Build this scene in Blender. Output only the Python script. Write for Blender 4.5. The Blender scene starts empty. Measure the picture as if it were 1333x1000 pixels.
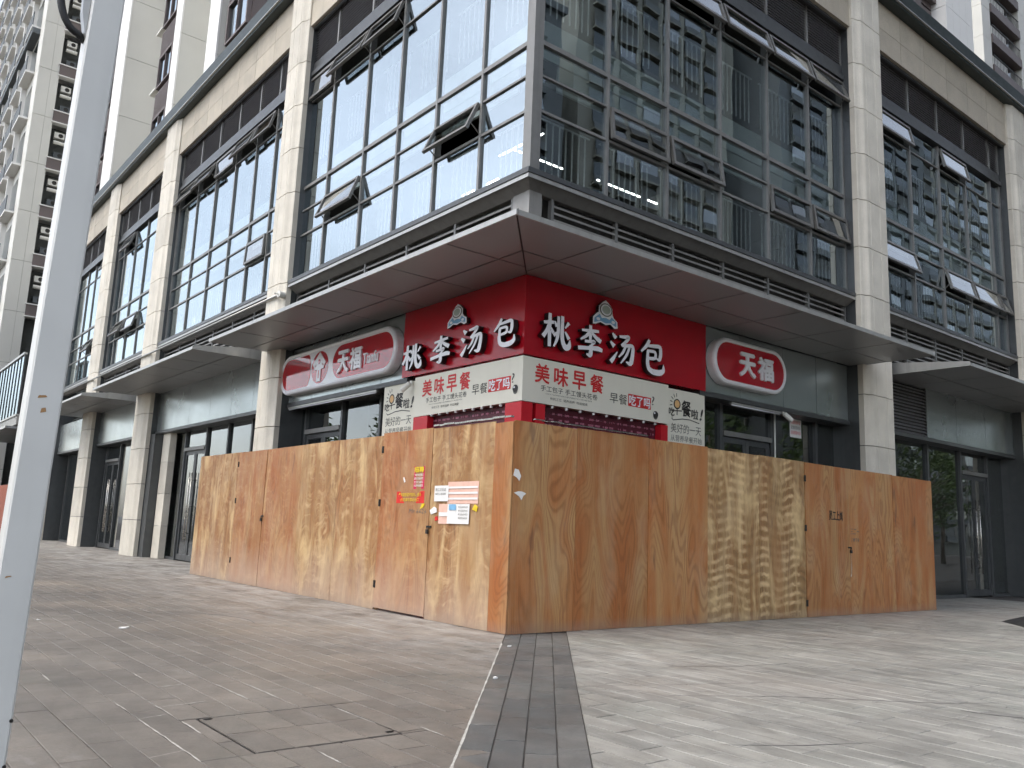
import bpy, bmesh, math, random
from mathutils import Vector, Matrix
random.seed(7)
R = math.radians
SC = bpy.context.scene
COL = SC.collection

# ------------------------------------------------------------------ camera
YAW, PITCH, ROLL = R(51.3606), R(9.8329), R(2.2912)
fw = Vector((math.cos(PITCH)*math.cos(YAW), math.cos(PITCH)*math.sin(YAW), math.sin(PITCH)))
r0 = Vector((math.sin(YAW), -math.cos(YAW), 0)); u0 = r0.cross(fw)
rt = math.cos(ROLL)*r0 + math.sin(ROLL)*u0
up = -math.sin(ROLL)*r0 + math.cos(ROLL)*u0
cam = bpy.data.cameras.new('camera'); camo = bpy.data.objects.new('camera', cam); COL.objects.link(camo)
m = Matrix((rt, up, -fw)).transposed().to_4x4(); m.translation = Vector((0, 0, 1.17)); camo.matrix_world = m
cam.sensor_fit = 'HORIZONTAL'; cam.sensor_width = 36; cam.lens = 36*1096.6/1333
cam.clip_start = 0.05; cam.clip_end = 3000
SC.camera = camo

# ------------------------------------------------------------------ sky, sun, exposure
SUN_AZ, SUN_EL = 168.0, 58.0          # degrees from +X towards +Y
W = bpy.data.worlds.new('World'); SC.world = W; W.use_nodes = True
nt = W.node_tree; nt.nodes.clear()
sky = nt.nodes.new('ShaderNodeTexSky'); sky.sky_type = 'NISHITA'; sky.sun_disc = False
sky.sun_elevation = R(SUN_EL); sky.sun_rotation = R(90-SUN_AZ)
sky.air_density = 1.0; sky.dust_density = 2.0; sky.ozone_density = 1.0
hsv = nt.nodes.new('ShaderNodeHueSaturation'); hsv.inputs['Saturation'].default_value = 0.46; hsv.inputs['Value'].default_value = 1.0
tc = nt.nodes.new('ShaderNodeTexCoord'); mp = nt.nodes.new('ShaderNodeMapping'); mp.inputs['Scale'].default_value = (1, 1, 2.2)
cn = nt.nodes.new('ShaderNodeTexNoise'); cn.inputs['Scale'].default_value = 2.6; cn.inputs['Detail'].default_value = 6; cn.inputs['Roughness'].default_value = .55
cr = nt.nodes.new('ShaderNodeMapRange'); cr.inputs['From Min'].default_value = .3; cr.inputs['From Max'].default_value = .7
cr.inputs['To Min'].default_value = .8; cr.inputs['To Max'].default_value = 1.2
mul = nt.nodes.new('ShaderNodeMix'); mul.data_type = 'RGBA'; mul.blend_type = 'MULTIPLY'; mul.inputs[0].default_value = 1
bg = nt.nodes.new('ShaderNodeBackground'); bg.inputs['Strength'].default_value = 0.15
wo = nt.nodes.new('ShaderNodeOutputWorld'); L_ = nt.links.new
L_(tc.outputs['Generated'], mp.inputs['Vector']); L_(mp.outputs['Vector'], cn.inputs['Vector']); L_(cn.outputs['Fac'], cr.inputs['Value'])
L_(sky.outputs['Color'], hsv.inputs['Color']); L_(hsv.outputs['Color'], mul.inputs[6]); L_(cr.outputs['Result'], mul.inputs[7])
L_(mul.outputs[2], bg.inputs['Color']); L_(bg.outputs['Background'], wo.inputs['Surface'])
sl = bpy.data.lights.new('sun', 'SUN'); sl.energy = 0.8; sl.angle = R(30); sl.color = (1, .95, .87)
so = bpy.data.objects.new('sun', sl); COL.objects.link(so)
sd = Vector((math.cos(R(SUN_EL))*math.cos(R(SUN_AZ)), math.cos(R(SUN_EL))*math.sin(R(SUN_AZ)), math.sin(R(SUN_EL))))
so.rotation_euler = sd.to_track_quat('Z', 'Y').to_euler(); so.location = (-20, 30, 60)
SC.view_settings.view_transform = 'Standard'; SC.view_settings.look = 'None'
SC.view_settings.exposure = 1.15; SC.view_settings.gamma = 1
SC.cycles.max_bounces = 6; SC.cycles.diffuse_bounces = 3; SC.cycles.glossy_bounces = 4; SC.cycles.transparent_max_bounces = 12; SC.cycles.caustics_reflective = False
SC.cycles.use_denoising = True; SC.cycles.use_adaptive_sampling = True; SC.cycles.adaptive_threshold = .04; SC.cycles.adaptive_min_samples = 12

# ------------------------------------------------------------------ helpers
def lin(r, g, b):
    f = lambda c: (c/255/12.92 if c/255 <= .04045 else ((c/255+.055)/1.055)**2.4)
    return (f(r), f(g), f(b))

class NT:
    """small node-graph helper"""
    def __init__(s, name):
        s.m = bpy.data.materials.new(name); s.m.use_nodes = True; s.t = s.m.node_tree; s.t.nodes.clear()
        s.out = s.n('ShaderNodeOutputMaterial')
    def n(s, ty, **kw):
        o = s.t.nodes.new(ty)
        for k, v in kw.items():
            if hasattr(o, k) and not k[0].isupper(): setattr(o, k, v)
            else: o.inputs[k.replace('_', ' ')].default_value = v
        return o
    def l(s, a, b): s.t.links.new(a, b)
    def val(s, x, sock):
        if isinstance(x, (int, float)): sock.default_value = x
        elif isinstance(x, tuple): sock.default_value = (*x, 1) if len(x) == 3 and sock.type == 'RGBA' else x
        else: s.l(x, sock)
    def math(s, op, a, b=0.0, c=None):
        o = s.n('ShaderNodeMath', operation=op); s.val(a, o.inputs[0]); s.val(b, o.inputs[1])
        if c is not None: s.val(c, o.inputs[2])
        return o.outputs[0]
    def mix(s, f, a, b, mode='MIX'):
        o = s.n('ShaderNodeMix', data_type='RGBA', blend_type=mode)
        s.val(f, o.inputs[0]); s.val(a, o.inputs[6]); s.val(b, o.inputs[7]); return o.outputs[2]
    def rng(s, v, a, b, c=0., d=1.):
        o = s.n('ShaderNodeMapRange'); s.val(v, o.inputs[0])
        for i, x in enumerate((a, b, c, d)): o.inputs[i+1].default_value = x
        return o.outputs[0]
    def pos(s): return s.n('ShaderNodeNewGeometry').outputs['Position']
    def isl(s): return s.n('ShaderNodeNewGeometry').outputs['Random Per Island']
    def rnd(s): return s.n('ShaderNodeObjectInfo').outputs['Random']
    def sep(s, v): o = s.n('ShaderNodeSeparateXYZ'); s.l(v, o.inputs[0]); return o.outputs
    def comb(s, x, y, z):
        o = s.n('ShaderNodeCombineXYZ')
        for i, k in enumerate((x, y, z)): s.val(k, o.inputs[i])
        return o.outputs[0]
    def noise(s, vec, scale, detail=3, rough=.5, dist=0.):
        o = s.n('ShaderNodeTexNoise'); s.l(vec, o.inputs['Vector'])
        o.inputs['Scale'].default_value = scale; o.inputs['Detail'].default_value = detail
        o.inputs['Roughness'].default_value = rough; o.inputs['Distortion'].default_value = dist
        return o.outputs['Fac']
    def mapv(s, vec, sc):
        o = s.n('ShaderNodeMapping'); o.inputs['Scale'].default_value = sc; s.l(vec, o.inputs['Vector']); return o.outputs[0]
    def bump(s, h, strength, dist=.01):
        o = s.n('ShaderNodeBump'); o.inputs['Strength'].default_value = strength; o.inputs['Distance'].default_value = dist
        s.l(h, o.inputs['Height']); return o.outputs[0]
    def pbr(s, col, rough=.5, metal=0., spec=.5, normal=None, emit=None, estr=0):
        b = s.n('ShaderNodeBsdfPrincipled'); s.val(col, b.inputs['Base Color']); s.val(rough, b.inputs['Roughness'])
        s.val(metal, b.inputs['Metallic']); b.inputs['Specular IOR Level'].default_value = spec
        if normal is not None: s.l(normal, b.inputs['Normal'])
        if emit: b.inputs['Emission Color'].default_value = (*emit, 1); b.inputs['Emission Strength'].default_value = estr
        s.l(b.outputs[0], s.out.inputs[0]); return s.m

def plain(name, col, rough=.5, metal=0., var=.08, vs=6., bump=0., bs=60., spec=.5, streak=0.):
    """painted / metal surface with faint mottling and dirt"""
    g = NT(name); p = g.pos()
    f = g.rng(g.noise(p, vs, 4), .3, .7, 1-var, 1+var)
    c = g.mix(1., col, g.comb(f, f, f), 'MULTIPLY')
    if streak:
        k = g.rng(g.noise(g.mapv(p, (9, 9, .5)), 1., 3), .52, .75, 0, streak)
        c = g.mix(k, c, tuple(x*.45 for x in col))
    r = g.rng(g.noise(p, vs*1.3, 2), .3, .7, max(0., rough-.04), min(1., rough+.04))
    nrm = g.bump(g.noise(p, bs, 3), bump, .004) if bump else None
    return g.pbr(c, r, metal, spec, nrm)

def stone(name, col, spk=.16):
    g = NT(name); p = g.pos()
    f1 = g.rng(g.noise(p, 90, 3, .7), .3, .7, 1-spk, 1+spk)
    f2 = g.rng(g.noise(p, 2.2, 4), .3, .7, .9, 1.08)
    rr = g.rng(g.rnd(), 0, 1, .88, 1.06)
    f = g.math('MULTIPLY', g.math('MULTIPLY', f1, f2), rr)
    c = g.mix(1., col, g.comb(f, f, f), 'MULTIPLY')
    k = g.rng(g.noise(g.mapv(p, (7, 7, .35)), 1., 4), .55, .8, 0, .3)
    c = g.mix(k, c, tuple(x*.55 for x in col))
    return g.pbr(c, .62, 0, .4, g.bump(g.noise(p, 160, 2), .12, .003))

def glass(name, refl, tint, wav=.02, gloss=(.93, .96, .97)):
    """coated pane: the outer face mirrors and tints, the inner face lets light straight through"""
    g = NT(name); p = g.pos(); geo = g.n('ShaderNodeNewGeometry')
    nrm = g.bump(g.noise(p, .9, 1), wav, 1.0)
    gl = g.n('ShaderNodeBsdfGlossy'); gl.inputs['Roughness'].default_value = 0.0; gl.inputs['Color'].default_value = (*gloss, 1); g.l(nrm, gl.inputs['Normal'])
    front = g.math('SUBTRACT', 1., geo.outputs['Backfacing'])
    tr = g.n('ShaderNodeBsdfTransparent'); g.l(g.mix(front, (1., 1., 1.), tint), tr.inputs['Color'])
    lw = g.n('ShaderNodeLayerWeight'); lw.inputs['Blend'].default_value = .5
    fac = g.math('MULTIPLY_ADD', g.math('POWER', lw.outputs['Facing'], 4.), 1-refl, refl)
    mx = g.n('ShaderNodeMixShader'); g.l(g.math('MULTIPLY', fac, front), mx.inputs[0]); g.l(tr.outputs[0], mx.inputs[1]); g.l(gl.outputs[0], mx.inputs[2])
    g.l(mx.outputs[0], g.out.inputs[0]); return g.m

def plywood(name, ca, cb, ripple, dust, scallop=False):
    g = NT(name); p = g.pos(); x, y, z = g.sep(p)
    h = g.math('ADD', x, y); sd_ = g.math('MULTIPLY', g.rnd(), 37.)
    # rotary-cut veneer: contour lines of a tall smooth field give cathedrals and ovals
    f = g.noise(g.comb(g.math('MULTIPLY_ADD', h, 2.3, sd_), g.math('MULTIPLY', z, .5), sd_), 1., 1.5, .4, .5)
    wob = g.noise(g.comb(g.math('MULTIPLY', h, 9.), g.math('MULTIPLY', z, 5.), sd_), 1., 2)
    fw_ = g.math('MULTIPLY_ADD', wob, .012, f)
    ring = g.rng(g.math('SINE', g.math('MULTIPLY', fw_, 150.)), -.2, 1, 0, 1)
    broad = g.rng(g.math('SINE', g.math('MULTIPLY', f, 21.)), -1, 1, 0, 1)
    band = g.noise(g.comb(g.math('MULTIPLY_ADD', h, 2.6, sd_), g.math('MULTIPLY', z, .22), sd_), 1., 2)
    c = g.mix(g.rng(band, .36, .64), ca, cb)
    c = g.mix(g.math('MULTIPLY', g.math('POWER', broad, 2.), .6), c, tuple(v*s for v, s in zip(cb, (.92, .74, .6))))
    tone = g.rng(g.rnd(), 0, 1, .9, 1.1); c = g.mix(1., c, g.comb(tone, tone, tone), 'MULTIPLY')
    rs = g.rng(g.noise(g.comb(g.math('MULTIPLY_ADD', h, 1.3, sd_), g.math('MULTIPLY', z, .6), 3.), 1., 1), .38, .6, .10, .5)
    c = g.mix(g.math('MULTIPLY', ring, rs), c, tuple(v*.55 for v in cb))
    fine = g.noise(g.comb(g.math('MULTIPLY', h, 150.), g.math('MULTIPLY', z, 3.5), sd_), 1., 3, .7)
    fm = g.rng(fine, .3, .7, .82, 1.14); c = g.mix(1., c, g.comb(fm, fm, fm), 'MULTIPLY')
    if ripple:
        cw = g.math('MULTIPLY', g.noise(g.comb(g.math('MULTIPLY_ADD', h, 3.2, sd_), g.math('MULTIPLY', z, .6), sd_), 1., 2), 5.)
        rp = g.noise(g.comb(g.math('MULTIPLY_ADD', h, 2.2, sd_), g.math('ADD', g.math('MULTIPLY', z, 10.), cw), sd_), 1., 4, .6, .9)
        if scallop:   # drapery-like curl: hanging arcs in a few upright columns
            nz = g.math('MULTIPLY', g.noise(g.comb(g.math('MULTIPLY', h, 2.), g.math('MULTIPLY', z, 1.6), 2.), 1., 2), 9.)
            cv = g.math('MULTIPLY', g.math('SINE', g.math('MULTIPLY', h, 7.6)), 1.7)
            ph = g.math('ADD', g.math('ADD', g.math('MULTIPLY', z, 46.), cv), nz)
            rp = g.math('ADD', g.math('MULTIPLY', rp, .6), g.rng(g.math('SINE', ph), -1, 1, .08, .34))
        cl = g.noise(g.comb(g.math('MULTIPLY_ADD', h, 4.6, sd_), g.math('MULTIPLY', z, .4), sd_), 1., 2, .5, .4)
        k = g.math('MULTIPLY', g.rng(rp, .48, .68), g.rng(cl, .40, .60, .08, 1.))
        c = g.mix(g.math('MULTIPLY', k, ripple*(1. if scallop else .62)), c, (.70, .50, .27))
        k2 = g.math('MULTIPLY', g.rng(rp, .47, .3), ripple*(.4 if scallop else .2))
        c = g.mix(k2, c, tuple(v*.55 for v in cb))
        sh = g.rng(g.noise(g.comb(g.math('MULTIPLY_ADD', h, 6., sd_), g.math('MULTIPLY', z, .8), 5.), 1., 4, .6), .5, .72, 0, .55)
        c = g.mix(g.math('MULTIPLY', sh, ripple), c, (.66, .47, .25))
        fl = g.rng(g.noise(g.comb(g.math('MULTIPLY_ADD', h, 3.1, sd_), g.math('MULTIPLY', z, .95), 8.), 1., 4, .6, .8), .49, .66, 0, .8)
        c = g.mix(g.math('MULTIPLY', fl, ripple), c, (.68, .49, .25))
        dk_ = g.rng(g.noise(g.comb(g.math('MULTIPLY_ADD', h, 2.6, sd_), g.math('MULTIPLY', z, .4), 4.), 1., 3), .54, .68, 0, .55)
        c = g.mix(dk_, c, (.31, .145, .055))
    kn = g.rng(g.noise(g.comb(g.math('MULTIPLY_ADD', h, 5., sd_), g.math('MULTIPLY', z, 1.1), sd_), 1., 3, .6), .64, .73, 0, .65)
    c = g.mix(kn, c, (.15, .07, .04))
    pw = g.rng(g.noise(g.mapv(p, (2.2, 2.2, .9)), 1., 5, .62), .5, .72, 0, .28); c = g.mix(pw, c, (.50, .38, .24))
    st = g.rng(g.noise(p, 9., 4), .6, .75, 0, .3); c = g.mix(st, c, (.30, .20, .12))
    if dust:
        d = g.rng(g.math('ADD', z, g.math('MULTIPLY', g.noise(g.mapv(p, (2.5, 2.5, .6)), 1., 3), .9)), .55, 1.25, dust, 0.)
        c = g.mix(d, c, (.47, .37, .30))
    e = g.rng(g.math('ADD', z, g.math('MULTIPLY', g.noise(p, 6., 3), .1)), .06, .2, .35, 0.); c = g.mix(e, c, (.24, .2, .17))
    return g.pbr(c, g.rng(fine, .3, .7, .42, .6), 0, .35, g.bump(fine, .12, .002))

def paving(name, ca, cb, rough=.6, streak=0., spk=.14, warm=(.30, .24, .18), spec=.4, dusty=False):
    g = NT(name); p = g.pos()
    rr = g.math('FRACT', g.math('ADD', g.math('MULTIPLY', g.rnd(), 7.13), g.math('MULTIPLY', g.isl(), 5.7)))
    c = g.mix(g.rng(rr, 0, 1, 0, 1), ca, cb)
    sp = g.math('MULTIPLY', g.rng(g.noise(p, 170, 3, .75), .3, .7, 1-spk, 1+spk), g.rng(g.noise(p, 55, 3, .7), .3, .7, .87, 1.12))
    bl = g.math('MULTIPLY', g.rng(g.noise(p, .55, 5, .6), .3, .7, .74, 1.24), g.rng(g.noise(p, 4.5, 5, .7), .3, .7, .86, 1.13))
    f = g.math('MULTIPLY', sp, bl); c = g.mix(1., c, g.comb(f, f, f), 'MULTIPLY')
    c = g.mix(g.rng(g.noise(p, .35, 3), .50, .72, 0, .4), c, warm); c = g.mix(g.rng(g.noise(p, .8, 3), .54, .74, 0, .3), c, tuple(v*s for v, s in zip(cb, (.86, .98, .94))))
    if streak:   # worn, scuffed banding along the courses
        k = g.noise(g.mapv(p, (6.5, 1.5, 1)), 1., 5, .65, .5)
        c = g.mix(g.rng(k, .48, .72, 0, streak), c, tuple(min(1, v*1.55) for v in cb))
        c = g.mix(g.rng(k, .5, .3, 0, streak*.8), c, tuple(v*.55 for v in ca))
    dk = g.rng(g.noise(p, 1.7, 5, .65), .6, .78, 0, .45); c = g.mix(dk, c, tuple(v*.5 for v in ca))
    lt = g.rng(g.noise(g.mapv(p, (1.3, .6, 1)), 1.1, 6, .7), .62, .8, 0, .35); c = g.mix(lt, c, (.5, .49, .47))
    if dusty:   # pale builders' dust trodden out from the hoarding
        x, y, z = g.sep(p)
        a_ = g.math('MULTIPLY', g.rng(x, 3.4, 6.0), g.rng(g.noise(g.mapv(p, (1.6, .8, 1)), 1.4, 6, .7), .36, .62, 0, .62))
        c = g.mix(a_, c, (.46, .44, .41))
    ro = g.rng(g.noise(p, 3., 4), .3, .7, rough-.12, rough+.12)
    return g.pbr(c, ro, 0, spec, g.bump(g.noise(p, 220, 3), .2, .003))

# ------------------------------------------------------------------ materials
MT = {}
MT['column'] = stone('cream granite', lin(214, 207, 193))
MT['beam'] = stone('tan granite', lin(184, 174, 157))
MT['joint'] = plain('dark joint', (.05, .047, .043), .8)
MT['frame'] = plain('grey aluminium frame', lin(128, 127, 124), .42, .2, .06, streak=.25)
MT['frame_dark'] = plain('charcoal aluminium frame', lin(82, 84, 85), .4, .3, .08, streak=.2)
MT['ledge'] = plain('grey sheet metal ledge', lin(150, 147, 142), .45, .3, .08, streak=.3)
MT['louvre'] = plain('grey louvre slat', lin(140, 139, 142), .5, .2, .06)
MT['coping'] = plain('dark green grey coping', lin(58, 66, 66), .45, .3, .06)
MT['trim'] = plain('pale aluminium trim', lin(172, 171, 167), .35, .5, .06, streak=.3)
MT['soffit'] = plain('brushed soffit metal', lin(150, 150, 150), .42, .45, .03, .5, streak=.0)
MT['fascia'] = plain('silver grey fascia metal', lin(172, 180, 180), .24, .7, .05, 1.0)
MT['glass_up'] = glass('coated window glass', .46, (.58, .64, .64), .0018, (.82, .92, .97))
MT['glass_low'] = glass('shopfront glass', .17, (.42, .47, .46), .002)
MT['glass_sash'] = glass('sash glass', .36, (.5, .55, .56), .002)
MT['sash'] = plain('sash frame aluminium', lin(120, 118, 114), .4, .4, .05)
MT['inner_wall'] = plain('interior wall', lin(96, 96, 93), .8, 0, .08)
MT['inner_dark'] = plain('interior dark', lin(86, 88, 86), .8, 0, .1)
MT['spandrel'] = plain('interior spandrel panel', lin(222, 230, 226), .6, 0, .06)
MT['rail'] = plain('white guard rail paint', lin(232, 232, 230), .4, 0, .03)
MT['tube'] = NT('lit fluorescent tube').pbr((1, 1, 1), .4, 0, .5, None, (1, .98, .95), 9)
MT['red'] = plain('red sign panel', lin(196, 26, 40), .32, 0, .05, 3)
MT['red_board'] = plain('red acrylic board', lin(172, 18, 34), .22, 0, .04, 2)
MT['red_face'] = plain('glossy red lightbox face', lin(176, 14, 34), .05, 0, .03, 2, spec=1.)
MT['white_face'] = plain('white lightbox acrylic', lin(235, 236, 240), .18, 0, .03)
MT['letter'] = plain('white channel letter face', lin(240, 240, 244), .3, 0, .03)
MT['black'] = plain('black enamel', lin(16, 15, 17), .4, 0, .05)
MT['blue'] = plain('pale blue enamel', lin(120, 170, 205), .35, 0, .1)
MT['peach'] = plain('grey green enamel', lin(176, 186, 176), .35, 0, .08)
MT['cream'] = plain('cream printed board', lin(230, 226, 210), .45, 0, .03, 2, streak=.08)
MT['ink'] = plain('dark print ink', lin(40, 36, 34), .5)
MT['ink_grey'] = plain('grey print ink', lin(96, 94, 88), .5)
MT['ink_red'] = plain('red print ink', lin(206, 44, 44), .45)
MT['ink_orange'] = plain('orange print ink', lin(222, 178, 120), .5)
MT['maroon'] = plain('maroon roller shutter', lin(84, 14, 34), .4, 0, .1)
MT['ink_pink'] = plain('pink print ink', lin(176, 110, 128), .5)
MT['paper'] = plain('white paper', lin(226, 224, 220), .8, 0, .05)
MT['paper_pink'] = plain('pale pink paper', lin(224, 182, 164), .8, 0, .07, 20)
MT['paper_red'] = plain('red paper', lin(206, 40, 34), .7, 0, .06)
MT['paper_magenta'] = plain('magenta paper', lin(200, 40, 80), .7, 0, .06)
MT['yellow'] = plain('yellow paper', lin(222, 190, 40), .7)
MT['ply_plain'] = plywood('orange plywood', (.41, .235, .10), (.37, .14, .045), 0, 0)
MT['ply_gold'] = plywood('golden figured plywood', (.34, .19, .077), (.29, .132, .047), .72, .45)
MT['ply_ripple'] = plywood('rippled plywood', (.36, .225, .10), (.29, .165, .068), .8, 0, True)
MT['ply_left'] = plywood('dusty orange plywood', (.36, .19, .08), (.34, .125, .045), .3, .45)
MT['timber'] = plain('raw timber batten', lin(170, 130, 86), .7, 0, .15, 12)
MT['post'] = plain('pale grey post paint', lin(214, 214, 210), .42, 0, .05, 2.5, bump=.25, bs=5, streak=.14)
MT['steel'] = plain('stainless steel', lin(200, 196, 188), .25, .9, .04)
MT['iron'] = plain('dark iron', lin(60, 58, 56), .5, .6, .15)
MT['rubber'] = plain('black corrugated cable', lin(22, 22, 24), .5)
MT['paving_grey'] = paving('grey granite paving', lin(104, 98, 91), lin(114, 107, 99), .55, dusty=True)
MT['paving_pale'] = paving('pale granite paving', lin(128, 126, 120), lin(144, 141, 134), .5, .5, .18, lin(152, 142, 133))
MT['paving_band'] = paving('charcoal granite paving', lin(84, 85, 84), lin(100, 99, 96), .5, 0, .12, lin(104, 92, 86))
MT['grout'] = plain('dark sandy grout', lin(74, 70, 66), .9, 0, .3, 3)
MT['mortar'] = plain('white mortar', lin(170, 166, 158), .9, 0, .3, 30)
MT['skid'] = plain('rubber scuff', lin(84, 80, 80), .7, 0, .2, 8)
MT['asphalt'] = plain('plaza beyond', lin(112, 110, 107), .8, 0, .12, .4)
MT['tower_beige'] = plain('beige tower cladding', lin(214, 212, 204), .6, 0, .04, .5)
MT['tower_white'] = plain('white tower cladding', lin(238, 236, 232), .6, 0, .03, .5)
MT['tower_brown'] = plain('brown grey tower render', lin(108, 98, 96), .6, 0, .06, 1.)
MT['tower_grey'] = plain('grey tower render', lin(92, 97, 100), .7, 0, .08, .6)
MT['tower_tan'] = plain('tan tower render', lin(122, 122, 114), .7, 0, .08, .6)
MT['win_dark'] = glass('tower window glass', .30, (.12, .14, .16), .0)
MT['tower_win'] = plain('hazy tower window', lin(72, 80, 86), .2, 0, .1, .3)
MT['ac'] = plain('white AC casing', lin(222, 220, 212), .5, 0, .06)
MT['brick'] = plain('reddish brown board', lin(150, 84, 62), .7, 0, .12, 8)
MT['leaf'] = None
MT['bark'] = plain('bark', lin(92, 80, 68), .85, 0, .25, 14, bump=.5, bs=30)
g = NT('leaf'); rr = g.rng(g.isl(), 0, 1); c = g.mix(rr, (.045, .085, .022), (.11, .16, .045))
b = g.n('ShaderNodeBsdfPrincipled'); g.l(c, b.inputs['Base Color']); b.inputs['Roughness'].default_value = .5
t_ = g.n('ShaderNodeBsdfTranslucent'); g.l(c, t_.inputs['Color']); mx = g.n('ShaderNodeMixShader'); mx.inputs[0].default_value = .3
g.l(b.outputs[0], mx.inputs[1]); g.l(t_.outputs[0], mx.inputs[2]); g.l(mx.outputs[0], g.out.inputs[0]); MT['leaf'] = g.m

# ------------------------------------------------------------------ mesh builder
WO = {}
class MB:
    def __init__(s): s.v = []; s.f = []; s.mi = []
    def face(s, pts, mi=0):
        i = len(s.v); s.v += [tuple(p) for p in pts]; s.f.append(tuple(range(i, i+len(pts)))); s.mi.append(mi)
    def box(s, x0, x1, y0, y1, z0, z1, mi=0):
        if x0 > x1: x0, x1 = x1, x0
        if y0 > y1: y0, y1 = y1, y0
        if z0 > z1: z0, z1 = z1, z0
        i = len(s.v)
        s.v += [(x0, y0, z0), (x1, y0, z0), (x1, y1, z0), (x0, y1, z0), (x0, y0, z1), (x1, y0, z1), (x1, y1, z1), (x0, y1, z1)]
        for q in ((0, 3, 2, 1), (4, 5, 6, 7), (0, 1, 5, 4), (1, 2, 6, 5), (2, 3, 7, 6), (3, 0, 4, 7)):
            s.f.append(tuple(i+k for k in q)); s.mi.append(mi)
        return s
    def fbox(s, F, u0, u1, w0, w1, z0, z1, mi=0):
        if F == 'L': return s.box(w0, w1, u0, u1, z0, z1, mi)
        return s.box(u0, u1, w0, w1, z0, z1, mi)
    def prism(s, lo, hi, mi=0, mi_side=None):
        """lo, hi: matching loops of 3D points; closed prism between them (hi is the outer face)"""
        n = len(lo); i = len(s.v); s.v += [tuple(p) for p in lo] + [tuple(p) for p in hi]
        ms = mi if mi_side is None else mi_side
        s.f.append(tuple(i+k for k in range(n))[::-1]); s.mi.append(ms)
        s.f.append(tuple(i+n+k for k in range(n))); s.mi.append(mi)
        for k in range(n):
            s.f.append((i+k, i+(k+1) % n, i+n+(k+1) % n, i+n+k)); s.mi.append(ms)
        return s
    def tube(s, pts, r, n=8, mi=0, r1=None):
        pts = [Vector(p) for p in pts]; rings = []
        for k, p in enumerate(pts):
            d = (pts[min(k+1, len(pts)-1)] - pts[max(k-1, 0)]).normalized()
            a = d.cross(Vector((0, 0, 1)) if abs(d.z) < .9 else Vector((1, 0, 0))).normalized(); c = d.cross(a)
            rad = r if r1 is None else r + (r1-r)*k/(len(pts)-1)
            i = len(s.v); rings.append(i)
            s.v += [tuple(p + rad*(math.cos(2*math.pi*j/n)*a + math.sin(2*math.pi*j/n)*c)) for j in range(n)]
        for q in range(len(rings)-1):
            for j in range(n):
                s.f.append((rings[q]+j, rings[q]+(j+1) % n, rings[q+1]+(j+1) % n, rings[q+1]+j)); s.mi.append(mi)
        s.f.append(tuple(rings[0]+j for j in range(n))[::-1]); s.mi.append(mi)
        s.f.append(tuple(rings[-1]+j for j in range(n))); s.mi.append(mi)
        return s
    def mesh(s, name, mats, recalc=True, smooth=False):
        me = bpy.data.meshes.new(name); me.from_pydata(s.v, [], s.f)
        for k in mats: me.materials.append(MT[k] if isinstance(k, str) else k)
        me.polygons.foreach_set('material_index', s.mi)
        if recalc:
            bm = bmesh.new(); bm.from_mesh(me); bmesh.ops.recalc_face_normals(bm, faces=bm.faces); bm.to_mesh(me); bm.free()
        if smooth: me.polygons.foreach_set('use_smooth', [True]*len(me.polygons))
        me.update(); return me
    def build(s, name, mats, parent=None, loc=(0, 0, 0), **kw):
        if isinstance(mats, str): mats = [mats]
        return link(name, s.mesh(name, mats, **kw), parent, loc)

def link(name, data, parent=None, loc=(0, 0, 0)):
    o = bpy.data.objects.new(name, data); COL.objects.link(o)
    loc = Vector(loc); WO[o.name] = loc
    if parent is not None: o.parent = parent; o.location = loc - WO[parent.name]
    else: o.location = loc
    return o
def empty(name, loc=(0, 0, 0), parent=None):
    o = link(name, None, parent, loc); o.empty_display_size = .2; return o
def tag(o, label=None, cat=None, group=None, kind=None):
    if label: o['label'] = label
    if cat: o['category'] = cat
    if group: o['group'] = group
    if kind: o['kind'] = kind
    return o
def P(F, u, w, z): return (w, u, z) if F == 'L' else (u, w, z)
BX = {}
def unit(F, du, dw, dz, mats):   # shared box meshes, keyed by size
    k = (F, round(du, 3), round(dw, 3), round(dz, 3), str(mats))
    if k not in BX: BX[k] = MB().fbox(F, 0, du, 0, dw, 0, dz).mesh('piece', [mats])
    return BX[k]
def piece(name, F, u0, u1, w0, w1, z0, z1, mat, parent):
    return link(name, unit(F, u1-u0, w1-w0, z1-z0, mat), parent, P(F, u0, w0, z0))

# ================================================================== SETTING: ground and paving
HX, HY = 6.18, 7.667              # corner of the hoarding
gm = MB().box(-400, 500, -400, 500, -.4, -.012)
tag(gm.build('ground', 'asphalt'), 'grey plaza ground reaching away in every direction', 'ground', kind='structure')

def tile_mesh(a, b, h=.03, ch=.003):
    m = MB(); g2 = .0022
    lo = [(g2, g2, -h), (a-g2, g2, -h), (a-g2, b-g2, -h), (g2, b-g2, -h)]
    mid = [(x, y, -ch) for x, y, _ in lo]
    hi = [(g2+ch, g2+ch, 0), (a-g2-ch, g2+ch, 0), (a-g2-ch, b-g2-ch, 0), (g2+ch, b-g2-ch, 0)]
    m.prism(mid, hi)
    m.f.pop(0); m.mi.pop(0)
    i = len(m.v); m.v += lo
    for k in range(4): m.f.append((i+k, i+(k+1) % 4, (k+1) % 4, k)); m.mi.append(0)
    return m

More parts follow.
